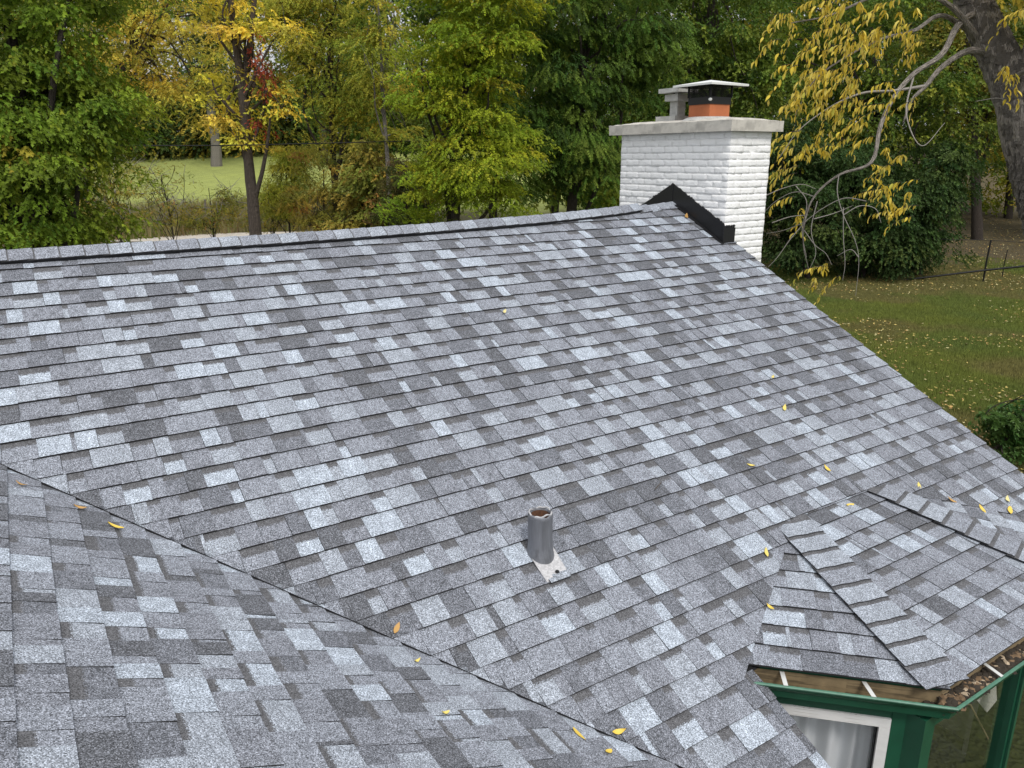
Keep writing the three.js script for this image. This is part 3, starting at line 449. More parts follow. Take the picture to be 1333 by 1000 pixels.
// ---------------------------------------------------------------- vent pipe
{
  const base = fMain.hit(703, 722), g = group('vent_pipe', house); g.userData.label = 'grey lead vent pipe standing on the main slope';
  const Rr = 0.066, Hh = 0.25, pts = [[Rr + 0.018, -0.09], [Rr + 0.010, 0.0], [Rr + 0.004, 0.03], [Rr, 0.07], [Rr - 0.001, Hh - 0.03], [Rr + 0.001, Hh - 0.012], [Rr - 0.004, Hh], [Rr - 0.011, Hh - 0.004], [Rr - 0.013, Hh - 0.03], [Rr - 0.014, Hh - 0.12]].map(([x, y]) => new THREE.Vector2(x, y));
  const lg = new THREE.LatheGeometry(pts, 36), p = lg.attributes.position; for (let i = 0; i < p.count; i++) { const a = Math.atan2(p.getZ(i), p.getX(i)), y = p.getY(i), k = 1 + 0.02 * Math.sin(2 * a + 1) + 0.012 * Math.sin(5 * a + y * 20) * smooth(0.05, 0.2, y); p.setX(i, p.getX(i) * k); p.setZ(i, p.getZ(i) * k); if (y > Hh - 0.02) p.setY(i, y + 0.004 * Math.sin(3 * a) + 0.003 * Math.sin(7 * a)); }
  lg.computeVertexNormals(); mesh('pipe_sleeve', lg, M.lead, g).position.copy(base);
  const rim = new THREE.TorusGeometry(Rr - 0.007, 0.005, 6, 40), q = rim.attributes.position; for (let i = 0; i < q.count; i++) { const a = Math.atan2(q.getY(i), q.getX(i)), k = 1 + 0.02 * Math.sin(2 * -a + 1) ; q.setX(i, q.getX(i) * k); q.setY(i, q.getY(i) * k); q.setZ(i, q.getZ(i) + 0.004 * Math.sin(3 * a) + 0.003 * Math.sin(7 * a) + 0.002 * hash2(i % 41, 4, 83)); } rim.computeVertexNormals(); rim.rotateX(-Math.PI / 2);
  mesh('pipe_rim', rim, M.leadWorn, g).position.copy(base).add(V3(0, Hh, 0));
  const inner = new THREE.CylinderGeometry(Rr - 0.016, Rr - 0.016, 0.16, 28, 1, true); mesh('pipe_bore', inner, Object.assign(M.rust.clone(), { side: THREE.DoubleSide }), g).position.copy(base).add(V3(0, Hh - 0.09, 0));
  mesh('pipe_bore_floor', new THREE.CylinderGeometry(Rr - 0.017, Rr - 0.017, 0.01, 24), M.rust, g).position.copy(base).add(V3(0, Hh - 0.14, 0));
  const [bu, bv] = fMain.uv(base), P = (u, v, w) => fMain.p(bu + u, bv + v, w);
  const ap = []; const nx = 8, ny = 8, pos = [], idx = [], uv = []; for (let j = 0; j <= ny; j++) for (let i = 0; i <= nx; i++) { const u = lerp(-0.068, 0.082, i / nx) * (1.06 - 0.08 * j / ny), v = lerp(0.02, -0.175, j / ny), e = 0.0135 + 0.012 * Math.exp(-((v + 0.02) ** 2) / 0.0016) * (1 - Math.abs(i / nx - 0.5)) + 0.003 * (fbm(u * 60 + 9, v * 60 + 9, 85, 2) - 0.5), w = P(u, v, e); pos.push(w.x, w.y, w.z); uv.push(u * 4, v * 4); }
  for (let j = 0; j < ny; j++) for (let i = 0; i < nx; i++) { const a = j * (nx + 1) + i, b = a + nx + 1; idx.push(a, b, a + 1, b, b + 1, a + 1); }
  const apron = geoFrom(pos, uv, idx); mesh('lead_apron', apron, Object.assign(M.leadWorn.clone(), { side: THREE.DoubleSide }), g);
  const tar = new THREE.IcosahedronGeometry(0.011, 1); tar.scale(1.1, 0.8, 1); mesh('tar_blob', tar, M.tar, g).position.copy(P(0.02, -0.138, 0.018));
  const flap = tabGeo([[-0.062, 0], [0.066, 0], [0.066, 0.036], [-0.062, 0.026]], EXP, 0.006, 1, 0, 0.3); const fm = mesh('patch_shingle', flap, M.shingle, g); fm.position.copy(P(0.010, -0.190, 0.012)); fm.quaternion.setFromRotationMatrix(new THREE.Matrix4().makeBasis(fMain.U, fMain.V, fMain.N));
}

// ---------------------------------------------------------------- bay window, gutter, walls
{
  const C1 = [3.488, -1.55], C2 = [8.64 - 3.488, -1.55], k = Math.SQRT1_2, m1 = [-k, k], m2 = [0, 1], m3 = [k, k], gy = EYE - 2.54;
  const L1 = 0.93, S0 = [C1[0] - L1 * k, C1[1] - L1 * k], S3 = [C2[0] + L1 * k, C2[1] - L1 * k];
  const mit = (o) => [[S0[0] + m1[0] * o, S0[1] + m1[1] * o], [C1[0] - 0.4142 * o, C1[1] + o], [C2[0] + 0.4142 * o, C2[1] + o], [S3[0] + m3[0] * o, S3[1] + m3[1] * o]];
  const sweep = (prof, mat, name, parent, segs = [0, 1, 2]) => { const out = []; for (const s of segs) { const pos = [], uv = []; let L = 0; for (let i = 0; i < prof.length - 1; i++) { const [o0, y0] = prof[i], [o1, y1] = prof[i + 1], A = mit(o0), B = mit(o1), a = A[s], b = A[s + 1], c = B[s + 1], d = B[s], dl = Math.hypot(o1 - o0, y1 - y0), len = Math.hypot(b[0] - a[0], b[1] - a[1]); const v = [[a, y0, 0, L], [b, y0, len, L], [c, y1, len, L + dl], [a, y0, 0, L], [c, y1, len, L + dl], [d, y1, 0, L + dl]]; for (const [p, y, u, w] of v) { pos.push(p[0], gy + y, p[1]); uv.push(u + s * 1.7, w); } L += dl; } out.push(mesh(name, geoFrom(pos, uv), Object.assign(mat.clone(), { side: THREE.DoubleSide, name: name }), parent)); } return out; };
  const bay = group('bay_window', house); bay.userData.label = 'green painted bay window with white framed sash';
  const gut = group('bay_gutter', house); gut.userData.label = 'green gutter round the bay roof, tan inside, part filled with debris';
  sweep([[0.003, 0.012], [0.003, -0.085], [0.068, -0.085], [0.076, -0.05], [0.098, -0.022], [0.104, -0.004]], M.gutterIn, 'gutter_trough', gut);
  sweep([[0.0, -0.09], [0.074, -0.09], [0.082, -0.05], [0.104, -0.024], [0.112, -0.004]], M.green, 'gutter_face', gut);
  sweep([[0.100, -0.008], [0.102, 0.003], [0.112, 0.004], [0.117, -0.001], [0.114, -0.009]], M.paleGreen, 'gutter_lip', gut);
  const straps = [[0, 0.20, 0], [0, 0.62, 0], [1, 0.24, 0], [1, 0.75, 0], [2, 0.4, 0]];
  for (const [s, t] of straps) { const A = mit(0.004), B = mit(0.108), p = [lerp(A[s][0], A[s + 1][0], t), lerp(A[s][1], A[s + 1][1], t)], q = [lerp(B[s][0], B[s + 1][0], t), lerp(B[s][1], B[s + 1][1], t)], d = [A[s + 1][0] - A[s][0], A[s + 1][1] - A[s][1]], l = Math.hypot(...d), w = 0.011, e = [d[0] / l * w, d[1] / l * w]; mesh('gutter_strap', prism([V3(p[0] - e[0], gy + 0.014, p[1] - e[1]), V3(p[0] + e[0], gy + 0.014, p[1] + e[1]), V3(q[0] + e[0], gy + 0.007, q[1] + e[1]), V3(q[0] - e[0], gy + 0.007, q[1] - e[1])], V3(0, -1, 0), 0.002), M.strap, gut); }
  { // wet leaf litter and grit lying in the front run
    const r = rng(91), parts = []; const lit = (s, ta, tb, n, deep) => { const A = mit(0.012), B = mit(s ? 0.082 : 0.06); for (let i = 0; i < n; i++) { const t = lerp(ta, tb, r()), o = r(), x = lerp(lerp(A[s][0], A[s + 1][0], t), lerp(B[s][0], B[s + 1][0], t), o), z = lerp(lerp(A[s][1], A[s + 1][1], t), lerp(B[s][1], B[s + 1][1], t), o), g = new THREE.IcosahedronGeometry(0.006 + 0.02 * Math.pow(r(), 2), 0); g.scale(1 + r(), 0.35 + 0.4 * r(), 1); g.rotateY(r() * 6); g.rotateX((r() - .5)); const y = gy - 0.072 + deep * (0.4 + 0.6 * fbm(x * 14 + 50, z * 14 + 50, 92, 3)); g.translate(x, y, z); const c = r(), cc = c < 0.72 ? [0.028, 0.02, 0.012] : c < 0.9 ? [0.15, 0.095, 0.05] : [0.36, 0.28, 0.19]; const col = new Float32Array(g.attributes.position.count * 3); for (let q = 0; q < col.length; q += 3) { const j = 0.7 + 0.6 * r(); col[q] = cc[0] * j; col[q + 1] = cc[1] * j; col[q + 2] = cc[2] * j; } g.setAttribute('color', new THREE.BufferAttribute(col, 3)); parts.push(g); } };
    lit(1, 0.0, 1, 3000, 0.06); lit(0, 0.93, 1, 60, 0.01);
    const m = mesh('gutter_debris', mergeGeometries(parts), std({ vertexColors: true, roughness: 0.9 }), gut); m.userData.kind = 'stuff';
  }
  // header, posts, frames
  const O = (o) => mit(o), wallTop = gy - 0.088;
  sweep([[-0.002, 0.03], [-0.002, -0.20]], M.green, 'header_board', bay);
  sweep([[-0.02, -0.10], [0.022, -0.10], [0.022, -0.135], [-0.002, -0.15]], M.green, 'header_trim', bay);
  const W1 = V3(C1[0], 0, C1[1]), nL = V3(m1[0], 0, m1[1]), tL = V3(-k, 0, -k), nF = V3(0, 0, 1), tF = V3(1, 0, 0);
  const along = (px, py, n, t, o = 0) => onPlane(px, py, W1.clone().addScaledVector(n, o), n).sub(W1).dot(t);
  const place = (t, n, s0, s1, y0, y1, o0, o1) => { const P = (s, o) => W1.clone().addScaledVector(t, s).addScaledVector(n, o).setY(0), a = P(s0, o0), b = P(s1, o0), c = P(s1, o1), d = P(s0, o1); [a, b, c, d].forEach((q) => q.y = y0); return prism([a, b, c, d], V3(0, 1, 0), y1 - y0); };
  const sR = along(1156, 960, nL, tL), sL = 0.9, yTop = gy - 0.185, ySill = EYE - 4.2, fw = 0.052;
  mesh('corner_post', place(tL, nL, 0.006, sR - 0.004, ySill - 0.1, yTop + 0.06, -0.10, 0.004), M.green, bay);
  const win = (t, n, s0, s1, y0, y1, mat, name, o = 0.0) => { mesh(name, place(t, n, s0, s1, y1 - fw, y1, o - 0.05, o + 0.012), mat, bay); mesh(name, place(t, n, s0, s1, y0, y0 + fw, o - 0.05, o + 0.012), mat, bay); mesh(name, place(t, n, s0, s0 + fw, y0 + fw + 0.001, y1 - fw - 0.001, o - 0.05, o + 0.012), mat, bay); mesh(name, place(t, n, s1 - fw, s1, y0 + fw + 0.001, y1 - fw - 0.001, o - 0.05, o + 0.012), mat, bay); mesh('pane', place(t, n, s0 + fw - 0.004, s1 - fw + 0.004, y0 + fw - 0.004, y1 - fw + 0.004, o - 0.028, o - 0.026), M.glass, bay); };
  win(tL, nL, sR, sL, ySill, yTop, M.whiteFrame, 'sash_frame');
  mesh('sash_bead', place(tL, nL, sR + fw + 0.001, sR + fw + 0.008, ySill + fw, yTop - fw - 0.001, -0.03, -0.006), M.wire, bay);
  const f0 = along(1201, 960, nF, tF), f1 = along(1309, 960, nF, tF);
  mesh('corner_post', place(tF, nF, 0.0, f0, ySill - 0.1, yTop + 0.06, -0.099, 0.003), M.green, bay);
  mesh('pane', place(tF, nF, f0 + 0.001, f1 - 0.001, ySill, yTop + 0.1, -0.03, -0.028), M.glass, bay);
  mesh('mullion', place(tF, nF, f1, f1 + 0.09, ySill - 0.1, yTop + 0.1, -0.08, 0.003), M.green, bay);
  mesh('mullion_strip', place(tF, nF, f1 + 0.024, f1 + 0.05, ySill - 0.1, yTop + 0.1, 0.003, 0.018), M.green, bay);
  mesh('pane', place(tF, nF, f1 + 0.091, 1.58, ySill, yTop + 0.1, -0.03, -0.028), M.glass, bay);
  mesh('corner_post', place(tF, nF, 1.581, 1.664, ySill - 0.1, yTop + 0.06, -0.099, 0.003), M.green, bay);
  const S = mit(-0.001); const P3 = (p, y) => V3(p[0], y, p[1]);
  for (let s = 0; s < 3; s++) mesh('apron_wall', prism([P3(S[s], 0), P3(S[s + 1], 0), P3(S[s + 1], ySill - 0.002), P3(S[s], ySill - 0.002)], V3([0.7, 0, -0.7][s], 0, [-0.7, -1, -0.7][s]), 0.1), M.green, bay);
  mesh('right_wall', prism([P3(S[2], ySill), P3(S[3], ySill), P3(S[3], gy - 0.09), P3(S[2], gy - 0.09)], V3(-k, 0, -k), 0.08), M.green, bay);
  // the room behind the glass
  mesh('room_floor', box(2.6, 6.0, EYE - 4.75, EYE - 4.65, -4.6, -1.66), M.slate, house);
  mesh('room_ceiling', prism([R(2.75, -2.66, -2.3), R(3.5, -2.66, -1.575), R(5.14, -2.66, -1.575), R(5.9, -2.66, -2.3), R(5.9, -2.66, -4.6), R(2.75, -2.66, -4.6)], V3(0, 1, 0), 0.03), M.room, house);
  mesh('room_wall', box(2.6, 6.0, EYE - 4.65, EYE - 2.63, -4.7, -4.6), M.room, house);
  mesh('room_wall', box(2.5, 2.6, EYE - 4.75, EYE - 2.63, -4.6, -2.3), M.room, house);
  mesh('gable_wall', box(5.98, 6.06, 0, EYE - 2.56, -9.5, -2.35), M.siding, house);
  mesh('gable_peak', prism([V3(5.99, EYE - 2.56, -2.35), V3(5.99, EYE - 2.56, -9.9), V3(5.99, EYE - 0.64, -6.2)], V3(1, 0, 0), 0.07), M.siding, house);
  mesh('front_wall', box(2.6, 2.82, 0, EYE - 2.9, -2.25, -0.9), M.siding, house);
  mesh('front_wall', box(5.83, 6.05, 0, EYE - 2.58, -2.35, -2.2), M.siding, house);
  mesh('rear_wall', box(-4.8, 6.0, 0, EYE - 2.7, -10.2, -10.05), M.siding, house);
  mesh('side_wall', box(-4.8, -4.65, 0, EYE - 2.2, -10, 1.0), M.siding, house);
  mesh('cross_wall', box(-4.8, 2.8, 0, EYE - 3.0, 0.9, 1.0), M.siding, house);
  // the white curtain hangs inside: a thing of its own
  const cur = (() => { const pos = [], uv = [], idx = [], n = 120, s0 = sR + 0.03, s1 = sL; for (let j = 0; j <= 6; j++) for (let i = 0; i <= n; i++) { const t = i / n, s = lerp(s0, s1, t) , f = 0.022 * Math.sin(t * 44 + 1.5 * Math.sin(t * 9)) + 0.012 * Math.sin(t * 23 + j * 0.16), p = W1.clone().addScaledVector(tL, s + 0.03 * (j / 6) * Math.sin(t * 6)).addScaledVector(nL, -0.12 + f); pos.push(p.x, lerp(yTop - 0.01, ySill + 0.03, j / 6), p.z); uv.push(t, j / 6); } for (let j = 0; j < 6; j++) for (let i = 0; i < n; i++) { const a = j * (n + 1) + i, b = a + n + 1; idx.push(a, b, a + 1, b, b + 1, a + 1); } return geoFrom(pos, uv, idx); })();
  tag(mesh('curtain', cur, Object.assign(M.curtain, { side: THREE.DoubleSide })), 'pleated white curtain hanging behind the white framed sash', 'curtain');
  const ins = V3(0, 0, -1.72), Q = (px, py) => onPlane(px, py, ins, nF);
  tag(mesh('pale_shape', prism([Q(1273, 913), Q(1297, 893), Q(1298, 912), Q(1285, 928)], V3(0, 0, -1), 0.006), std({ color: lin(0.5, 0.49, 0.45), roughness: 0.7 })), 'small pale card for an unidentified shape in the bay front window', 'panel');  // pale plate standing in for an unidentified shape in the pane
  tag(mesh('wooden_stick', tube([Q(1262, 915), Q(1275, 940), Q(1289, 967)], [0.006, 0.006], 6, 4), std({ color: lin(0.33, 0.25, 0.15), roughness: 0.8 })), 'thin wooden stick leaning inside the bay front window', 'stick');
}

// ---------------------------------------------------------------- fallen leaves on the roof, each lying where it fell
function leafGeo(L, W, curl, fold, n = 5) { // one leaf along +x, lying near z = 0 (z up)
  const pos = [], uv = [], idx = []; for (let i = 0; i <= n; i++) { const t = i / n, w = W * Math.pow(Math.sin(Math.PI * Math.min(1, 0.04 + t * 0.97)), 0.8) * (1 - 0.25 * t), x = L * (t - 0.5), z = curl * (4 * (t - 0.5) ** 2); pos.push(x, -w / 2, z + fold, x, 0, z, x, w / 2, z + fold * (0.6 + 0.4 * t)); uv.push(t, 0, t, 0.5, t, 1); } for (let i = 0; i < n; i++) { const a = i * 3; idx.push(a, a + 3, a + 1, a + 1, a + 3, a + 4, a + 1, a + 4, a + 2, a + 2, a + 4, a + 5); } return geoFrom(pos, uv, idx); }
{
  const r = rng(301), spots = [ // px, py, slope, tint, size, label
    [656, 408, fMain, 3, 0.8, 'pale yellow leaf alone on the upper main slope'], [893, 283, fMain, 2, 1.3, 'curled tan leaf against the chimney flashing'], [1005, 493, fMain, 1, 0.7, 'small yellow leaf high on the main slope near the rake'], [1020, 533, fMain, 1, 1.0, 'pale yellow leaf on end on main slope toward the rake'],
    [976, 608, fMain, 1, 0.8, 'yellow leaf on main slope uphill of the bay hip'], [1075, 612, fMain, 0, 0.85, 'slim yellow leaf on main slope above the bay roof peak'], [1104, 660, fMain, 0, 0.95, 'yellow leaf between the two hip tops'], [996, 721, fMain, 1, 0.9, 'forked pale leaf in the left bay valley'],
    [1002, 793, fA, 0, 0.75, 'rounded yellow leaf on the left bay face'], [1195, 634, fMain, 1, 0.9, 'pale yellow leaf above the right bay valley'], [1237, 653, fMain, 2, 0.9, 'tan leaf lying in the right bay valley'], [1277, 664, fMain, 0, 1.2, 'upright yellow leaf in the right bay valley'], [1313, 667, fMain, 0, 1.3, 'long yellow leaf at the right bay valley beside the rake'], [1310, 652, fMain, 3, 1.0, 'pale leaf just uphill of the right bay valley'],
    [25, 634, fCross, 2, 0.75, 'brown leaf on cross slope by the valley top'], [102, 665, fCross, 2, 0.75, 'small folded tan leaf on the cross slope'], [148, 690, fCross, 0, 1.0, 'bright yellow leaf on the cross slope below valley top'], [577, 933, fCross, 1, 0.6, 'small pale leaf on the lower cross slope'],
    [516, 820, fMain, 2, 0.9, 'curled brown leaf on main slope beside the valley'], [541, 865, fCross, 1, 0.6, 'small yellow leaf on the valley cut line'], [752, 960, fCross, 0, 1.15, 'long bright yellow leaf at the valley foot'], [804, 955, fMain, 0, 0.9, 'narrow yellow leaf on the lowest main courses'], [790, 983, fCross, 0, 0.85, 'crumpled yellow leaf beyond the end of the valley cut']];
  for (const [px, py, f, c, s, label] of spots) {
    const p = f.hit(px, py).addScaledVector(f.N, 0.014), m = mesh(numbered('fallen_leaf'), leafGeo(0.075 * s, 0.032 * s, 0.002 + 0.012 * r(), 0.001 + 0.006 * r()), M.fallen[c]);
    m.position.copy(p); m.quaternion.setFromRotationMatrix(new THREE.Matrix4().makeBasis(f.U, f.V, f.N)).multiply(new THREE.Quaternion().setFromEuler(new THREE.Euler((r() - 0.5) * 0.3, (r() - 0.5) * 0.25, r() * 6.28)));
    tag(m, label, 'leaf', 'leaves fallen on the roof');
  }
  const tw = fMain.hit(855, 637), a = tw.clone().addScaledVector(fMain.N, 0.016);
  tag(mesh('dark_twig', tube([a.clone().add(V3(-0.05, 0.01, 0.03)), a.clone().add(V3(0, 0.008, 0)), a.clone().add(V3(0.06, 0.012, -0.03))], [0.003, 0.004, 0.002], 5, 6), M.twigDark), 'short dark twig lying on the middle of the main slope', 'twig');
}

// ---------------------------------------------------------------- foliage
const SIDE = V3(-FZ, 0, FX), DEEP = V3(FX, 0, FZ), UPV = V3(0, 1, 0);
function sprayGeo(n, axis, L, W, droop, pair, seed) { // a twig's worth of leaves along +x, drooping; 2 folded triangles a leaf
  const r = rng(seed), pos = [], idx = [];
  for (let i = 0; i < n; i++) {
    const t = (i + 0.6) / n, bx = axis * t, by = -droop * axis * t * t, side = pair ? (i % 2 ? 1 : -1) : (r() < 0.5 ? 1 : -1);
    const yaw = side * (0.5 + 0.7 * r()) * (i === n - 1 ? 0.1 : 1), pit = 0.1 - 0.75 * r() - droop * 0.25, l = L * (0.7 + 0.6 * r()), w = W * (0.75 + 0.5 * r()), roll = (r() - 0.5) * 2.2;
    const m = new THREE.Matrix4().makeRotationFromEuler(new THREE.Euler(roll, yaw, pit, 'YZX')).setPosition(bx + (r() - 0.5) * 0.03, by + (r() - 0.5) * 0.04, side * 0.02 * r());
    const P = [V3(0, 0, 0), V3(l * 0.45, w * 0.16, w / 2), V3(l, -l * 0.12, 0), V3(l * 0.45, w * 0.16, -w / 2)].map((p) => p.applyMatrix4(m)), b = pos.length / 3;
    for (const p of P) pos.push(p.x, p.y, p.z); idx.push(b, b + 1, b + 2, b, b + 2, b + 3);
  }
  return geoFrom(pos, null, idx);
}
const SPRAY = { broad: sprayGeo(10, 0.30, 0.085, 0.048, 0.35, false, 1), pinnate: sprayGeo(18, 0.34, 0.072, 0.027, 0.22, true, 2), droop: sprayGeo(13, 0.30, 0.09, 0.036, 0.45, true, 3), fine: sprayGeo(16, 0.26, 0.05, 0.024, 0.2, false, 4), needle: sprayGeo(22, 0.22, 0.05, 0.012, 0.1, true, 5) };
function scatter(name, geo, items, mat, parent) {
  const m = new THREE.InstancedMesh(geo, mat, items.length), M4 = new THREE.Matrix4(), s = V3(); m.name = name; m.castShadow = m.receiveShadow = true;
  items.forEach((it, i) => { M4.compose(it.p, it.q, s.setScalar(it.s)); m.setMatrixAt(i, M4); m.setColorAt(i, it.c); });
  m.instanceMatrix.needsUpdate = true; m.userData.kind = 'stuff'; (parent || scene).add(m); return m;
}
const pick = (pal, r) => { let t = r() * pal.reduce((a, p) => a + (p[3] ?? 1), 0); for (const p of pal) { t -= p[3] ?? 1; if (t <= 0) return p; } return pal[0]; };
// ells: [px, py, rx, ry] in photo pixels at horizontal distance d -> world ellipsoids; leaves hang in clumps through their volume
function clumpsIn(r, ells, d, n, depthK = 0.9) {
  const E = ells.map(([px, py, rx, ry, dd]) => { const D = d + (dd || 0), c = at(px, py, D), k = D / 1000 / Math.cos(0.12); return { c, a: rx * k, b: ry * k, z: Math.max(rx * k * depthK, 0.8), w: rx * ry }; }), tot = E.reduce((a, e) => a + e.w, 0), out = [];
  for (let i = 0; i < n; i++) { let t = r() * tot, e = E[0]; for (const q of E) { t -= q.w; if (t <= 0) { e = q; break; } } const u = r() * 2 - 1, ph = r() * 6.283, s = Math.sqrt(1 - u * u), rr = Math.pow(r(), 0.42) * (0.82 + 0.36 * vnoise(ph * 2 + i % 3, u * 3 + 5, 17)); out.push({ p: e.c.clone().addScaledVector(SIDE, e.a * rr * s * Math.cos(ph)).addScaledVector(DEEP, e.z * rr * s * Math.sin(ph)).addScaledVector(UPV, e.b * rr * u), out: V3(0, 0, 0).addScaledVector(SIDE, s * Math.cos(ph)).addScaledVector(DEEP, s * Math.sin(ph)).addScaledVector(UPV, u * 0.5) }); }
  return out;
}
function leafItems(r, clumps, o) {
  const items = [], q = new THREE.Quaternion(), e = new THREE.Euler();
  for (const c of clumps) {
    const base = pick(o.pal, r), R0 = o.clumpR * (0.6 + 0.8 * r()), hue = 0.85 + 0.3 * r(), yaw0 = Math.atan2(-c.out.z, c.out.x);
    for (let i = 0; i < o.per; i++) {
      const a = r() * 6.283, rad1 = R0 * Math.sqrt(r()), p = V3(Math.cos(a) * rad1, (r() + r() + r() - 1.5) * R0 * (o.flat ?? 0.35) - rad1 * rad1 / R0 * (o.sag ?? 0.25), Math.sin(a) * rad1).add(c.p);
      if (p.y < groundY(p.x, p.z) + 0.05) continue;
      e.set((r() - 0.5) * 0.9, -a * 0.55 + yaw0 * 0.45 + (r() - 0.5) * 1.6, -(o.droop ?? 0.3) * 0.6 + (r() - 0.5) * 0.9, 'YZX'); q.setFromEuler(e);
      const b = r() < 0.12 ? pick(o.pal, r) : base, j = 0.72 + 0.56 * r();
      items.push({ p, q: q.clone(), s: o.scale * (0.75 + 0.5 * r()), c: new THREE.Color().setRGB(b[0] * j * hue, b[1] * j, b[2] * j) });
    }
  }
  return items;
}
function limb(r, a, b, r0, r1, bend = 0.12) { const d = b.clone().sub(a), L = d.length(), j = () => (r() - 0.5) * L * bend; return tube([a, a.clone().addScaledVector(d, 0.33).add(V3(j(), Math.abs(j()) + L * 0.05, j())), a.clone().addScaledVector(d, 0.68).add(V3(j(), L * 0.04 + j(), j())), b], [r0, lerp(r0, r1, 0.5), r1], 6, 9, 0.15, 3); }
// a whole tree: trunk, limbs that reach into its clumps, crown
function tree(name, label, cat, grp, o) {
  const r = rng(o.seed), g = group(numbered(name)); tag(g, label, cat, grp);
  const base = at(o.px, 300, o.d); base.y = groundY(base.x, base.z); g.position.copy(base);
  const clumps = clumpsIn(r, o.ells, o.d, o.clumps, o.depthK), inv = base.clone().negate();
  const top = o.top ? at(o.top[0], o.top[1], o.d) : clumps.reduce((a, c) => a.add(c.p), V3(0, 0, 0)).multiplyScalar(1 / clumps.length).add(V3(0, 1, 0));
  const path = o.stem ? o.stem.map(([x, y, dd]) => at(x, y, o.d + (dd || 0))) : [base.clone().add(V3(0, -0.2, 0)), base.clone().lerp(top, 0.4).add(V3((r() - .5) * 0.5, 0, (r() - .5) * 0.5)), top];
  if (o.stem) path.unshift(base.clone().setY(base.y - 0.2));
  const bark = o.bark || M.barkDark, R0 = o.r0 || 0.16;
  if (R0 > 0.02) {
    const tg = tube(path, [R0 * 1.25, R0, R0 * 0.8, R0 * 0.45], 10, 18, 0.12, o.seed); tg.translate(inv.x, inv.y, inv.z); mesh('trunk', tg, bark, g);
    const cv = new THREE.CatmullRomCurve3(path), ls = [], n = o.limbs ?? 14;
    for (let i = 0; i < n; i++) { const c = clumps[Math.floor(r() * clumps.length)].p, t = clamp(0.35 + 0.6 * (i / n), 0, 0.97), a = cv.getPoint(t); ls.push(limb(r, a, c, R0 * lerp(0.45, 0.22, i / n), 0.012, 0.25)); }
    if (ls.length) { const lg = mergeGeometries(ls); lg.translate(inv.x, inv.y, inv.z); mesh('limbs', lg, bark, g).userData.kind = 'stuff'; }
  }
  if (o.twigs) { const ts = []; for (let i = 0; i < o.twigs; i++) { const c = clumps[Math.floor(r() * clumps.length)], b = c.p.clone().add(V3((r() - .5) * 1.6, (r() - .2) * 1.1, (r() - .5) * 1.6)); ts.push(tube([c.p, c.p.clone().lerp(b, 0.5).add(V3(0, 0.1 * (r() - .2), 0)), b], [0.014, 0.009, 0.004], 4, 4)); } const lg = mergeGeometries(ts); lg.translate(inv.x, inv.y, inv.z); mesh('twigs', lg, o.twigMat || bark, g).userData.kind = 'stuff'; }
  const items = leafItems(r, clumps, o); for (const it of items) it.p.add(inv);
  scatter('crown', SPRAY[o.spray || 'broad'], items, o.leaf || M.leaf, g);
  return g;
}
const PAL = {
  leftGreen: [[0.20, 0.28, 0.022, 3], [0.155, 0.235, 0.02, 2], [0.27, 0.34, 0.028, 2], [0.36, 0.35, 0.04, 0.4]],
  yellow: [[0.72, 0.58, 0.08, 3], [0.62, 0.54, 0.085, 3], [0.46, 0.46, 0.07, 2], [0.70, 0.52, 0.08, 1]],
  olive: [[0.36, 0.37, 0.04, 3], [0.47, 0.44, 0.05, 2], [0.56, 0.46, 0.055, 1.2], [0.24, 0.29, 0.03, 2]],
  lime: [[0.324, 0.396, 0.022, 3], [0.42, 0.468, 0.026, 2], [0.24, 0.324, 0.019, 3], [0.504, 0.456, 0.036, 0.8]],
  dark: [[0.086, 0.161, 0.021, 3], [0.127, 0.207, 0.025, 3], [0.161, 0.241, 0.032, 1.5], [0.052, 0.103, 0.016, 1]],
  mid: [[0.12, 0.186, 0.022, 2], [0.18, 0.24, 0.029, 2], [0.24, 0.288, 0.034, 1], [0.084, 0.138, 0.019, 2]],
  yew: [[0.046, 0.091, 0.021, 3], [0.065, 0.117, 0.026, 2], [0.091, 0.143, 0.031, 1]],
  brush: [[0.34, 0.29, 0.05, 3], [0.28, 0.28, 0.04, 3], [0.46, 0.35, 0.06, 1.5], [0.42, 0.22, 0.055, 0.3], [0.22, 0.25, 0.04, 2]],
  red: [[0.34, 0.06, 0.03, 2], [0.42, 0.12, 0.05, 1]],
};
// the big green tree on the left, close behind the ridge
tree('green_tree', 'large dense green tree rising just behind the roof ridge', 'tree', null, { seed: 1001, px: 20, d: 17, r0: 0.2, clumps: 210, per: 74, clumpR: 0.6, scale: 0.8, pal: PAL.leftGreen, spray: 'broad', droop: 0.5, ells: [[35, 50, 108, 100], [-20, 190, 130, 130], [82, 150, 76, 80], [40, 250, 84, 62], [75, 268, 48, 48], [66, 300, 60, 28], [10, -110, 150, 110]] });
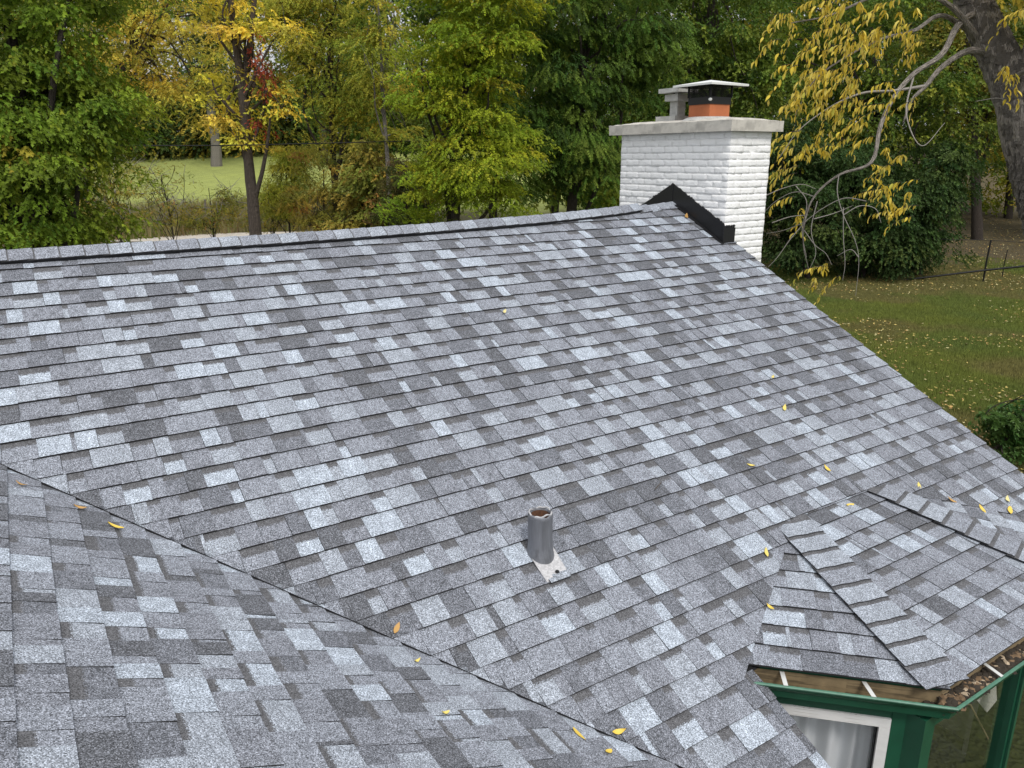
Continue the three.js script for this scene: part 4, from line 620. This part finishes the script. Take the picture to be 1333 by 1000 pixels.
// yellow trees beyond
tree('yellow_tree', 'airy golden yellow tree with dark crooked limbs behind the green tree', 'tree', null, { seed: 1002, px: 105, d: 37, r0: 0.13, clumps: 125, per: 42, clumpR: 1.0, scale: 1.05, pal: PAL.yellow, spray: 'pinnate', droop: 0.3, limbs: 44, twigs: 220, stem: [[115, 200], [150, 106], [188, 66], [222, -10], [240, -80]], ells: [[215, 30, 110, 55], [195, 105, 75, 40], [265, 120, 50, 42], [160, 10, 60, 60], [250, -40, 110, 26]] });
{
  const g = tree('forked_tree', 'dark forked trunk with yellow leaves and a red climbing vine', 'tree', null, { seed: 1003, px: 331, d: 30, r0: 0.19, bark: M.bark, clumps: 44, per: 28, clumpR: 0.7, scale: 1.15, pal: [[0.74, 0.62, 0.07, 3], [0.64, 0.50, 0.07, 2], [0.4, 0.4, 0.06, 1]], spray: 'broad', limbs: 22, twigs: 90, stem: [[331, 285], [326, 235], [319, 170], [316, 125], [306, 50], [293, -60]], ells: [[288, 112, 34, 24], [300, 152, 32, 22], [345, 120, 30, 34], [315, 20, 70, 34], [320, 190, 30, 20], [300, -40, 70, 22]] });
  const base = g.position, add = (pts, rr) => { const t = tube(pts.map(([x, y, q]) => at(x, y, 30 + (q || 0))), rr, 9, 16, 0.12, 4); t.translate(-base.x, -base.y, -base.z); mesh('stem', t, M.bark, g); };
  add([[317, 140], [321, 90], [326, 50], [336, -50]], [0.13, 0.12, 0.10, 0.07]); add([[331, 262], [341, 225, -0.3], [349, 180, -0.6], [352, 150, -0.8]], [0.09, 0.075, 0.055, 0.03]);
  const r = rng(77), it = leafItems(r, clumpsIn(r, [[333, 60, 7, 24, -0.4], [344, 95, 9, 26, -0.5], [346, 155, 12, 18, -0.4]], 30, 22, 0.8), { pal: PAL.red, per: 7, clumpR: 0.3, scale: 0.9, droop: 0.8 }); for (const q of it) q.p.sub(base); scatter('red_vine', SPRAY.broad, it, M.leaf, g);
}
tree('olive_tree', 'yellow green tree with thin leaves beside the forked trunk', 'tree', null, { seed: 1004, px: 440, d: 34, r0: 0.15, clumps: 150, per: 52, clumpR: 0.9, scale: 1.0, pal: PAL.olive, spray: 'pinnate', droop: 0.35, twigs: 60, ells: [[415, 50, 62, 90], [450, 145, 52, 60], [375, 20, 40, 60], [480, 80, 44, 95], [440, -50, 80, 34]] });
tree('slender_tree', 'slender grey stemmed young tree in front of olive leaves', 'tree', null, { seed: 1005, px: 506, d: 29, r0: 0.075, bark: M.barkGrey, clumps: 50, per: 30, clumpR: 0.7, scale: 1.1, pal: PAL.olive, spray: 'pinnate', droop: 0.5, stem: [[505, 220], [500, 150], [497, 90], [492, 0]], ells: [[500, 90, 34, 40], [490, 20, 40, 40], [515, 170, 30, 25], [500, -50, 50, 40]] });
tree('lime_tree', 'bright yellow green tree with layered drooping sprays', 'tree', null, { seed: 1006, px: 585, d: 22, r0: 0.14, clumps: 210, per: 60, clumpR: 0.6, scale: 0.85, pal: PAL.lime, spray: 'pinnate', droop: 0.3, flat: 0.22, sag: 0.3, ells: [[600, 70, 76, 55], [645, 35, 58, 55], [560, 110, 46, 46], [620, 140, 66, 38], [605, 215, 78, 40], [560, 262, 58, 28], [650, 190, 46, 40], [655, 255, 44, 26], [600, -40, 90, 36]] });
tree('glossy_tree', 'dark green tree with drooping glossy leaves left of chimney', 'tree', null, { seed: 1007, px: 735, d: 24, r0: 0.18, clumps: 210, per: 56, clumpR: 0.66, scale: 0.95, pal: PAL.dark, spray: 'droop', droop: 0.6, sag: 0.4, ells: [[745, 55, 78, 75], [765, 150, 66, 60], [718, 200, 56, 56], [775, 225, 56, 44], [830, 70, 52, 60], [700, 130, 40, 50], [780, -60, 120, 60]] });
tree('dark_tree', 'dark leafy tree standing behind the chimney flues', 'tree', null, { seed: 1008, px: 922, d: 31, r0: 0.2, clumps: 190, per: 42, clumpR: 0.9, scale: 1.2, pal: PAL.mid, spray: 'broad', droop: 0.5, stem: [[922, 150], [920, 90], [926, 40], [930, -50]], ells: [[890, 40, 66, 60], [965, 60, 62, 56], [880, 120, 58, 40], [990, 130, 44, 52], [840, 150, 46, 60], [820, 240, 40, 50], [930, -50, 120, 50]] });
tree('wide_tree', 'medium green broad tree behind the yellow hanging branches', 'tree', null, { seed: 1009, px: 1180, d: 40, r0: 0.2, clumps: 210, per: 40, clumpR: 1.1, scale: 1.4, pal: PAL.mid, spray: 'broad', droop: 0.45, ells: [[1205, 115, 62, 58], [1160, 180, 56, 50], [1245, 190, 44, 40], [1110, 110, 66, 66], [1050, 90, 56, 66], [1100, 200, 60, 40], [1120, -40, 140, 80]] });
tree('yellowing_tree', 'distant yellowing tree seen past the thick grey trunk', 'tree', null, { seed: 1010, px: 1275, d: 52, r0: 0.25, clumps: 90, per: 34, clumpR: 1.5, scale: 1.8, pal: [[0.3, 0.28, 0.04, 2], [0.16, 0.19, 0.03, 2], [0.1, 0.14, 0.03, 1]], spray: 'broad', ells: [[1275, 70, 60, 60], [1320, 120, 50, 50], [1230, 20, 50, 50]] });
// dark evergreen shrubs at the edge of the lawn
for (const [i, px, d, lab, ells] of [[0, 1060, 36, 'dark evergreen shrub directly right of the chimney', [[1055, 255, 62, 62], [1040, 310, 56, 30], [1020, 200, 50, 50]]], [1, 1130, 37, 'rounded dark evergreen shrub under hanging yellow leaves', [[1130, 280, 62, 62], [1145, 318, 55, 30], [1110, 220, 50, 40]]], [2, 1205, 38.5, 'dark evergreen shrub nearest the wire fence post', [[1195, 275, 50, 55], [1190, 322, 44, 24], [1215, 225, 40, 40]]]])
  tree('evergreen_shrub', lab, 'shrub', 'evergreen shrubs along the lawn edge', { seed: 1100 + i, px, d, r0: 0.1, limbs: 8, clumps: 130, per: 46, clumpR: 0.7, scale: 1.25, pal: PAL.yew, spray: 'broad', droop: 0.6, ells });
// brush along the road
for (const [i, px, d, lab, ells, pal, sp] of [
  [0, 425, 33, 'olive brown brush at the foot of the yellow green tree', [[425, 235, 52, 42], [395, 270, 40, 26], [450, 280, 36, 22]], PAL.brush, 'fine'], [1, 480, 30, 'golden leafed bush beside the slender grey stem', [[475, 215, 36, 30], [490, 255, 40, 32], [470, 285, 40, 20]], PAL.brush, 'broad'],
  [2, 375, 36, 'pale green tall bush behind the olive brush', [[380, 215, 24, 34], [365, 255, 28, 30]], PAL.olive, 'fine'], [3, 545, 27, 'brownish bush under the bright yellow green tree', [[535, 235, 36, 30], [525, 275, 36, 24]], [[0.16, 0.10, 0.04, 1], [0.12, 0.11, 0.03, 2], [0.1, 0.12, 0.025, 2]], 'fine'],
  [5, 800, 27, 'low green bush against the left foot of chimney', [[800, 262, 40, 30]], PAL.leftGreen, 'fine']])
  tree('leafy_bush', lab, 'bush', 'bushes along the road', { seed: 1200 + i, px, d, r0: 0.05, limbs: 10, clumps: 70, per: 38, clumpR: 0.5, scale: 1.1, pal, spray: sp, ells, twigs: 40 });
for (const [i, px, lab, ells] of [[0, 165, 'thin brown brush with bare stems left of the meadow view', [[150, 235, 40, 30], [160, 275, 40, 18], [130, 262, 30, 26]]], [1, 215, 'straggly half bare brush in front of the meadow', [[220, 245, 36, 30], [205, 280, 40, 14]]], [2, 270, 'orange tinged low brush near the forked trunk', [[275, 275, 44, 16], [250, 282, 40, 12], [295, 262, 20, 18]]], [3, 352, 'green and gold brush right of the forked trunk', [[358, 265, 24, 30], [345, 285, 30, 14]]]])
  tree('bare_brush', lab, 'brush', 'thin brush before the meadow', { seed: 1300 + i, px, d: 37 + i * 0.7, r0: 0.03, limbs: 22, clumps: 70, per: i === 1 ? 6 : 15, clumpR: 0.55, scale: 1.0, pal: PAL.brush, spray: 'fine', ells, twigs: 90, twigMat: M.twig });
// woodland that closes the view
{
  const spots = [[-60, 62], [20, 70], [480, 50], [560, 46], [640, 44], [720, 48], [800, 44], [870, 50], [950, 46], [1020, 52], [1090, 58], [1150, 62], [1230, 66], [1310, 62], [1380, 55]];
  const lab = ['dark green woodland tree', 'deep green woodland tree with a hidden trunk', 'shaded woodland tree'];
  const where = ['far left behind the big green tree', 'behind the yellow trees at the meadow edge', 'behind the slender grey stem', 'far behind the brownish bush', 'far behind the bright yellow green tree', 'far behind the glossy tree', 'between glossy tree and chimney', 'directly behind the small grey flue', 'directly behind the clay flue', 'far behind the chimney right edge', 'far behind the hanging bare twigs', 'far behind the rounded evergreen shrub', 'left of the thick grey trunk in the distance', 'beyond the thick grey trunk', 'past the thick grey trunk at the fence side'];
  spots.forEach(([px, d], i) => { const k = 30 / d, r = rng(1400 + i), y = (q) => q; tree('woodland_tree', 'shaded woodland tree ' + where[i], 'tree', 'woodland trees behind the garden', { seed: 1400 + i, px, d, r0: 0.22, limbs: 8, clumps: 110, per: 36, clumpR: 1.3, scale: 1.9, pal: i % 4 === 1 ? PAL.olive : i % 3 ? PAL.dark : PAL.mid, spray: 'broad', ells: [[px, 20, 75, 75], [px - 25, 120, 60, 50], [px + 30, 170, 60, 50], [px, -80, 90, 60], [px + 5, 235, 66, 34]] }); });
  const r = rng(1500), cl = []; // the far wood beyond the meadow: one mass
  for (let i = 0; i < 2500; i++) { const low = i > 1800, px = low ? -120 + 760 * r() : -620 + 2650 * r(), d = 112 + 26 * r(), y = low ? 192 - 90 * r() : 186 - 240 * Math.pow(r(), 0.8); const p = at(px, y, d); cl.push({ p, out: DEEP.clone().negate() }); }
  const pal = [[0.06, 0.10, 0.018, 3], [0.09, 0.13, 0.022, 2], [0.24, 0.23, 0.035, 1.2], [0.40, 0.34, 0.045, 0.8]];
  const m = scatter('far_woods', SPRAY.broad, leafItems(r, cl, { pal, per: 42, clumpR: 3.4, scale: 4.2, droop: 0.4, flat: 0.5 }), M.leaf); tag(m, 'distant wood of mixed green and gold beyond the meadow', 'woods', null, 'stuff');
  for (const [px, d, rr, lab2] of [[279, 100, 0.55, 'pale grey tree trunk standing at the far meadow edge'], [60, 96, 0.4, 'dark trunk at the far meadow edge left of brush'], [420, 98, 0.4, 'slim dark trunk at the meadow end behind olive leaves']]) { const b = at(px, 190, d); b.y = groundY(b.x, b.z) - 0.2; const t = group(numbered('meadow_tree')); t.position.copy(b); tag(t, lab2, 'tree', null); mesh('trunk', tube([V3(0, 0, 0), V3(0.2, 3, 0), V3(0, 6, 0.2), V3(0.4, 10, 0)], [rr * 1.2, rr, rr * 0.9, rr * 0.6], 9, 10, 0.1, 5), px === 279 ? M.barkGrey : M.barkDark, t); const rr2 = rng(px), it = leafItems(rr2, clumpsIn(rr2, [[px, 60, 50, 60], [px + 10, 0, 60, 50]], d, 40, 0.9), { pal, per: 30, clumpR: 2.4, scale: 3.4, droop: 0.4 }); for (const q of it) q.p.sub(b); scatter('crown', SPRAY.broad, it, M.leaf, t); }
}
// ---------------------------------------------------------------- the old tree on the right with yellow leaves hanging into view
{
  const g = group('yellow_leafed_tree'); tag(g, 'old grey barked tree with long hanging branches of yellow leaves', 'tree'); const r = rng(2001);
  const d0 = 12, A = (x, y, d = d0) => at(x, y, d), base = A(1432, 480); base.y = groundY(base.x, base.z); g.position.copy(base);
  const loc = (q) => { q.translate(-base.x, -base.y, -base.z); return q; };
  const trunkMat = barkMat(0.42, 0.375, 0.33, 141);
  mesh('trunk', loc(tube([base.clone().add(V3(0, -0.2, 0)), A(1414, 440), A(1380, 320), A(1356, 240), A(1338, 165), A(1327, 110)], [0.42, 0.36, 0.31, 0.29, 0.30, 0.28], 20, 34, 0.14, 6)), trunkMat, g);
  mesh('stem', loc(tube([A(1326, 130), A(1306, 85), A(1282, 35), A(1258, -25), A(1236, -110)], [0.25, 0.225, 0.205, 0.19, 0.15], 16, 22, 0.14, 7)), trunkMat, g);
  mesh('stem', loc(tube([A(1335, 135), A(1350, 80), A(1366, 20), A(1378, -80)], [0.22, 0.2, 0.18, 0.13], 14, 16, 0.14, 8)), trunkMat, g);
  const limbs = [ // photo outlines of the main limbs with their distances
    { p: [[1290, 72, 12], [1262, 66, 11.6], [1228, 86, 11.2], [1205, 112, 10.8], [1186, 132, 10.5], [1176, 160, 10.3]], r: [0.05, 0.034, 0.022, 0.008] },
    { p: [[1282, 10, 12], [1250, 30, 11.6], [1225, 72, 11], [1190, 96, 10.6], [1165, 125, 10.3], [1146, 165, 10.0], [1138, 205, 9.8], [1128, 216, 9.7], [1092, 228, 9.6], [1060, 256, 9.5], [1047, 292, 9.4], [1046, 320, 9.4], [1053, 352, 9.4]], r: [0.05, 0.036, 0.028, 0.025, 0.021, 0.016, 0.011, 0.007, 0.004] },
    { p: [[1278, 60, 12], [1262, 36, 11.7], [1240, 10, 11.4], [1200, -10, 11], [1140, -5, 10.4], [1080, 20, 9.9], [1030, 30, 9.6]], r: [0.06, 0.04, 0.028, 0.018, 0.011, 0.006] },
    { p: [[1262, 40, 12], [1225, 20, 11.4], [1190, 40, 10.8], [1150, 50, 10.3], [1100, 75, 9.9], [1060, 105, 9.7], [1035, 150, 9.6]], r: [0.035, 0.026, 0.018, 0.012, 0.008, 0.004] },
    { p: [[1205, 112, 10.8], [1165, 118, 10.3], [1120, 122, 9.9], [1080, 140, 9.7], [1040, 170, 9.6], [1015, 205, 9.5]], r: [0.02, 0.014, 0.010, 0.006, 0.003] },
    { p: [[1190, 96, 10.6], [1180, 150, 10.3], [1200, 190, 10.2], [1230, 160, 10.4]], r: [0.012, 0.008, 0.005, 0.003] },
    { p: [[1310, 105, 12], [1330, 95, 11.6], [1360, 80, 11.2]], r: [0.04, 0.03, 0.02] }, { p: [[1318, 135, 12], [1300, 128, 11.6], [1270, 132, 11.2]], r: [0.008, 0.006, 0.003] }];
  for (const l of limbs) mesh('branch', loc(tube(l.p.map(([x, y, d]) => A(x, y, d)), l.r, 8, l.p.length * 5, 0.1, 9)), l.r[0] > 0.025 ? trunkMat : M.twig, g);
  { const rr = rng(2010), plates = [], cv = new THREE.CatmullRomCurve3([A(1414, 440), A(1380, 320), A(1356, 240), A(1338, 165), A(1327, 110)]), cs = new THREE.CatmullRomCurve3([A(1326, 130), A(1306, 85), A(1282, 35), A(1258, -25), A(1236, -110)]);
    for (let i = 0; i < 2600; i++) { const st = i % 3 === 0, t = rr(), p = (st ? cs : cv).getPoint(t), a = rr() * 6.283, R0 = st ? lerp(0.245, 0.165, t) : lerp(0.36, 0.285, Math.min(1, t * 1.3)), q = new THREE.BoxGeometry(0.02 + 0.035 * rr(), 0.05 + 0.09 * rr(), 0.012 + 0.016 * rr()); q.rotateX((rr() - 0.3) * 0.25); q.rotateZ((rr() - 0.5) * 0.5); q.rotateY(a); q.translate(p.x + Math.sin(a) * R0, p.y, p.z + Math.cos(a) * R0); plates.push(q); }
    const m = mesh('bark_plates', loc(mergeGeometries(plates)), trunkMat, g); m.userData.kind = 'stuff'; }
  // bare whips that hang beside the chimney
  const bare = [[[1092, 228], [1090, 250], [1098, 280], [1112, 310], [1118, 335], [1114, 385]], [[1128, 262], [1100, 258], [1070, 272], [1045, 290], [1020, 300], [998, 304]], [[1098, 280], [1120, 268], [1140, 272], [1147, 290]], [[1060, 256], [1035, 250], [1010, 262], [996, 275]], [[1052, 285], [1030, 310], [1012, 335], [1000, 348]], [[1060, 285], [1085, 278], [1110, 268]], [[1047, 300], [1062, 320], [1075, 330], [1083, 345]], [[1098, 270], [1098, 310], [1100, 345], [1097, 365]], [[1036, 242], [1050, 262], [1044, 300], [1050, 335]], [[1064, 262], [1056, 300], [1062, 330], [1054, 350]], [[1118, 335], [1108, 325], [1090, 333]], [[996, 255], [1020, 245], [1045, 240], [1062, 246]], [[1005, 290], [1030, 282], [1052, 280]]];
  const bt = bare.map((p, i) => tube(p.map(([x, y]) => A(x, y, 9.45 + 0.1 * (i % 4))), [0.006, 0.0048, 0.0036, 0.0022], 5, p.length * 4)); bt.forEach((b) => mesh('twig', loc(b), M.twig, g));
  // leafy shoots: each a thin twig with pointed leaves hanging in pairs
  const shoots = [], shoot = (x, y, dx, dy, n, d) => shoots.push([x, y, dx, dy, n, d]);
  const zones = [[1000, 1070, 5, 60, 16], [1060, 1130, 0, 70, 30], [1125, 1180, 0, 70, 22], [1040, 1120, 55, 120, 24], [1020, 1075, 85, 150, 13], [1060, 1150, 95, 165, 22], [1010, 1080, 130, 205, 20], [1080, 1140, 150, 190, 9], [1000, 1040, 190, 240, 9], [1125, 1165, 190, 255, 10], [1150, 1190, 230, 290, 8], [1020, 1050, 255, 300, 5], [1285, 1320, 90, 120, 4], [1310, 1333, 10, 50, 5], [1180, 1215, 50, 80, 4], [1030, 1075, 335, 372, 6], [1120, 1180, 110, 150, 6], [1075, 1100, 365, 372, 1]];
  for (const [x0, x1, y0, y1, n] of zones) for (let i = 0; i < Math.ceil(n * 0.72); i++) shoot(lerp(x0, x1, r()) + 14, lerp(y0, y1, r()) - 8, 10 - 58 * Math.pow(r(), 0.8), 6 + 48 * r(), 7 + Math.floor(7 * r()), lerp(9.2, 10.3, r()));
  shoots.push([1128, 214, 32, 6, 12, 9.75], [1130, 230, 24, 20, 12, 9.7], [1150, 240, 12, 34, 12, 9.7], [1146, 262, 12, 34, 13, 9.7], [1160, 262, 6, 30, 9, 9.7]);
  const variants = [0, 1, 2, 3].map((k) => leafGeo(0.10, 0.042, -0.006 - 0.004 * k, 0.007 + 0.003 * k, 6)); variants.forEach((v) => { v.translate(0.056, 0, 0.012); });
  const mats = [[0.82, 0.64, 0.07], [0.80, 0.63, 0.10], [0.70, 0.52, 0.06], [0.84, 0.70, 0.16], [0.62, 0.58, 0.09]].map((c) => new THREE.MeshPhysicalMaterial({ color: lin(...c), roughness: 0.8, specularIntensity: 0.5, transmission: 0.42, thickness: 0, side: THREE.DoubleSide }));
  const leaves = [], tw = [];
  for (const [x, y, dx, dy, n, d] of shoots) {
    const pts = []; for (let k = 0; k <= 4; k++) { const t = k / 4; pts.push(A(x + dx * t + 3 * (r() - .5), y + dy * t * t + 2 * (r() - .5), d + 0.1 * t)); }
    tw.push(tube(pts, [0.0035, 0.0025, 0.0015], 4, 6)); const cv = new THREE.CatmullRomCurve3(pts);
    for (let k = 0; k < n; k++) { const t = 0.08 + 0.92 * k / n, p = cv.getPoint(Math.min(1, t)), T = cv.getTangent(Math.min(1, t)), yaw = Math.atan2(-T.z, T.x) + (k % 2 ? 1 : -1) * (0.5 + 0.9 * r()), pitch = -0.8 - 0.75 * r(); const q = new THREE.Quaternion().setFromEuler(new THREE.Euler((r() - 0.5) * 1.4, yaw, pitch, 'YZX')).multiply(new THREE.Quaternion().setFromEuler(new THREE.Euler(-Math.PI / 2, 0, 0))); leaves.push({ p: p.clone().sub(base), q, s: 0.42 + 0.55 * r(), v: Math.floor(r() * 4), m: r() < 0.1 ? 4 : Math.floor(r() * 4), d }); }
  }
  const tg = mesh('shoots', loc(mergeGeometries(tw)), M.twigDark, g); tg.userData.kind = 'stuff';
  leaves.sort((a, b) => b.s / b.d - a.s / a.d);
  const rest = mats.map(() => []);
  leaves.forEach((l, i) => { if (i < 300) { const m = mesh('leaf', variants[l.v], mats[l.m], g); m.position.copy(l.p); m.quaternion.copy(l.q); m.scale.setScalar(l.s); } else { const q = variants[l.v].clone(); q.applyMatrix4(new THREE.Matrix4().compose(l.p, l.q, V3(l.s, l.s, l.s))); rest[l.m].push(q); } });
  rest.forEach((q, i) => { if (q.length) { const m = mesh('foliage', mergeGeometries(q), mats[i], g); m.userData.kind = 'stuff'; } });
  // upper crown out of the picture, which shades the right side of the garden
  const it = leafItems(r, clumpsIn(r, [[1330, -290, 190, 90], [1150, -230, 130, 60, -1], [1480, -160, 110, 110]], 11.5, 60, 1), { pal: [[0.6, 0.42, 0.05, 3], [0.45, 0.38, 0.06, 2]], per: 26, clumpR: 0.7, scale: 1.1, droop: 0.7 }); for (const q of it) q.p.sub(base); scatter('upper_crown', SPRAY.droop, it, M.leaf, g);
}
// ---------------------------------------------------------------- lawn: grass, leaf litter, fence, cables
{
  const r = rng(3001), blade = (() => { const pos = [], idx = []; for (let k = 0; k < 9; k++) { const a = r() * 6.283, o = 0.09 * r(), x = Math.cos(a) * o, z = Math.sin(a) * o, h = 0.05 + 0.05 * r(), l = 0.03 * (r() - 0.3), w = 0.006, b = pos.length / 3; pos.push(x - w * Math.sin(a), 0, z + w * Math.cos(a), x + w * Math.sin(a), 0, z - w * Math.cos(a), x + Math.cos(a) * l, h, z + Math.sin(a) * l); idx.push(b, b + 1, b + 2); } return geoFrom(pos, null, idx); })();
  const items = [], q = new THREE.Quaternion(), litter = [], inView = (p) => { const s = toPix(p); return s[2] > 0 && s[0] > 900 && s[0] < 1420 && s[1] < 720; };
  for (let i = 0; i < 500000 && items.length < 230000; i++) { const px = 820 + 900 * r(), hd = 10 + 36 * Math.pow(r(), 1.25), p = at(px, 400, hd); p.y = groundY(p.x, p.z); if (p.x < 7.2 && p.z > -9) continue; if (depthOf(p.x, p.z) > 37 && r() < 0.75) continue; const k = fbm(p.x / 2.2, p.z / 2.2, 311, 3), j = 0.7 + 0.6 * r(); const br = smooth(0.5, 0.62, fbm(p.x / 4.5 + 9, p.z / 4.5, 317, 4)) * 0.75; items.push({ p, q: q.setFromAxisAngle(UPV, r() * 6.28).clone(), s: (0.8 + 0.7 * r()) * (1 - 0.3 * br), c: new THREE.Color().setRGB(lerp(0.105 + 0.09 * k, 0.20, br) * j, lerp(0.155 + 0.06 * k, 0.165, br) * j, lerp(0.03, 0.055, br) * j) }); }
  tag(scatter('lawn_grass', blade, items, M.leafThick), 'short green grass of the lawn beside the house', 'grass', null, 'stuff');
  const lg = leafGeo(0.085, 0.05, 0.012, 0.008, 3); lg.rotateX(-Math.PI / 2);
  for (let i = 0; i < 90000 && litter.length < 17000; i++) { const px = 820 + 900 * r(), hd = 9 + 52 * Math.pow(r(), 1.1), p = at(px, 400, hd); p.y = groundY(p.x, p.z) + 0.06; if (p.x < 7.2 && p.z > -9) continue; const dd = depthOf(p.x, p.z); if (fbm(p.x / 2.4, p.z / 2.4, 331, 4) + 0.12 * (r() - 0.5) < (dd > 30 ? 0.34 : 0.5)) continue; const c = pick([[0.52, 0.40, 0.12, 3], [0.42, 0.26, 0.09, 2], [0.55, 0.48, 0.24, 2], [0.28, 0.16, 0.07, 1]], r), j = 0.7 + 0.5 * r(); litter.push({ p, q: new THREE.Quaternion().setFromEuler(new THREE.Euler((r() - 0.5) * 0.8, r() * 6.28, (r() - 0.5) * 0.8, 'YXZ')), s: 0.6 + 0.6 * r(), c: new THREE.Color().setRGB(c[0] * j, c[1] * j, c[2] * j) }); }
  tag(scatter('leaf_litter', lg, litter, M.leafThick), 'yellow and tan leaves scattered over the lawn', 'leaves', null, 'stuff');
  // tall dry grass at the meadow edge
  const tall = (() => { const pos = [], idx = []; for (let k = 0; k < 8; k++) { const a = r() * 6.283, o = 0.25 * r(), x = Math.cos(a) * o, z = Math.sin(a) * o, h = 0.5 + 0.5 * r(), l = 0.25 * (r() - 0.3), w = 0.014, b = pos.length / 3; pos.push(x - w, 0, z, x + w, 0, z + 0.01, x + Math.cos(a) * l, h, z + Math.sin(a) * l); idx.push(b, b + 1, b + 2); } return geoFrom(pos, null, idx); })(), tg = [];
  for (let i = 0; i < 16000; i++) { const px = 60 + 480 * r(), hd = 51 + 10 * r(), p = at(px, 260, hd); p.y = groundY(p.x, p.z); const j = 0.7 + 0.6 * r(), c = pick([[0.26, 0.22, 0.09, 3], [0.17, 0.18, 0.05, 2], [0.2, 0.13, 0.06, 1]], r); tg.push({ p, q: q.setFromAxisAngle(UPV, r() * 6.28).clone(), s: 0.7 + 0.8 * r(), c: new THREE.Color().setRGB(c[0] * j, c[1] * j, c[2] * j) }); }
  tag(scatter('dry_grass', tall, tg, M.leafThick), 'tall dry grass along the near edge of the meadow', 'grass', null, 'stuff');
  // low plant at the right edge, near the rake
  tree('garden_shrub', 'low leafy green shrub on the lawn beyond the rake edge', 'shrub', null, { seed: 3100, px: 1330, d: 15.5, r0: 0.03, limbs: 10, clumps: 26, per: 26, clumpR: 0.35, scale: 1.0, pal: [[0.07, 0.15, 0.03, 2], [0.10, 0.18, 0.04, 1]], spray: 'broad', ells: [[1325, 560, 34, 30], [1350, 590, 40, 30]] });
  // wire fence and service cables
  const post = (px, py, hd, h, mat, name, label, rr) => { const b = at(px, py, hd); b.y = groundY(b.x, b.z); const g = group(numbered(name)); g.position.copy(b); tag(g, label, 'fence post'); mesh('post', tube([V3(0, -0.2, 0), V3(0.01, h / 2, 0), V3(0.03, h, 0.02)], [rr, rr, rr * 0.9], 8, 4, 0.08, 6), mat, g); mesh('post_top', new THREE.SphereGeometry(rr * 0.95, 8, 6), mat, g).position.set(0.03, h, 0.02); return b.add(V3(0.03, h, 0.02)); };
  const f1 = post(1281, 360, 38, 1.75, M.wire, 'fence_post', 'dark metal fence post at the edge of lawn', 0.035), f2 = post(1306, 352, 40, 1.2, M.wire, 'fence_post', 'thin short dark post behind the metal fence post', 0.02), f3 = post(266, 262, 54, 1.75, M.barkGrey, 'wooden_post', 'weathered wooden post standing in the meadow', 0.06);
  const cable = (pts, rr, name, label) => tag(mesh(name, tube(pts, [rr, rr], 6, 60), M.wire), label, 'cable');
  cable([at(980, 378, 36), at(1090, 373, 36.5), at(1180, 364, 37), at(1281, 352, 37.9), at(1400, 340, 38.5)], 0.045, 'black_cable', 'thick black cable strung low along the lawn to the post');
  cable([at(1195, 310, 36.5), at(1240, 312, 37), f1.clone(), at(1400, 322, 39)], 0.012, 'fence_wire', 'thin wire running to the top of metal fence post');
  cable([at(-40, 186, 27), at(140, 189, 27.5), at(270, 189.5, 28), at(420, 186.5, 28.5), at(700, 178, 30), at(1000, 160, 31)], 0.018, 'overhead_cable', 'black overhead cable crossing in front of the meadow');
}
renderer.render(scene, camera);
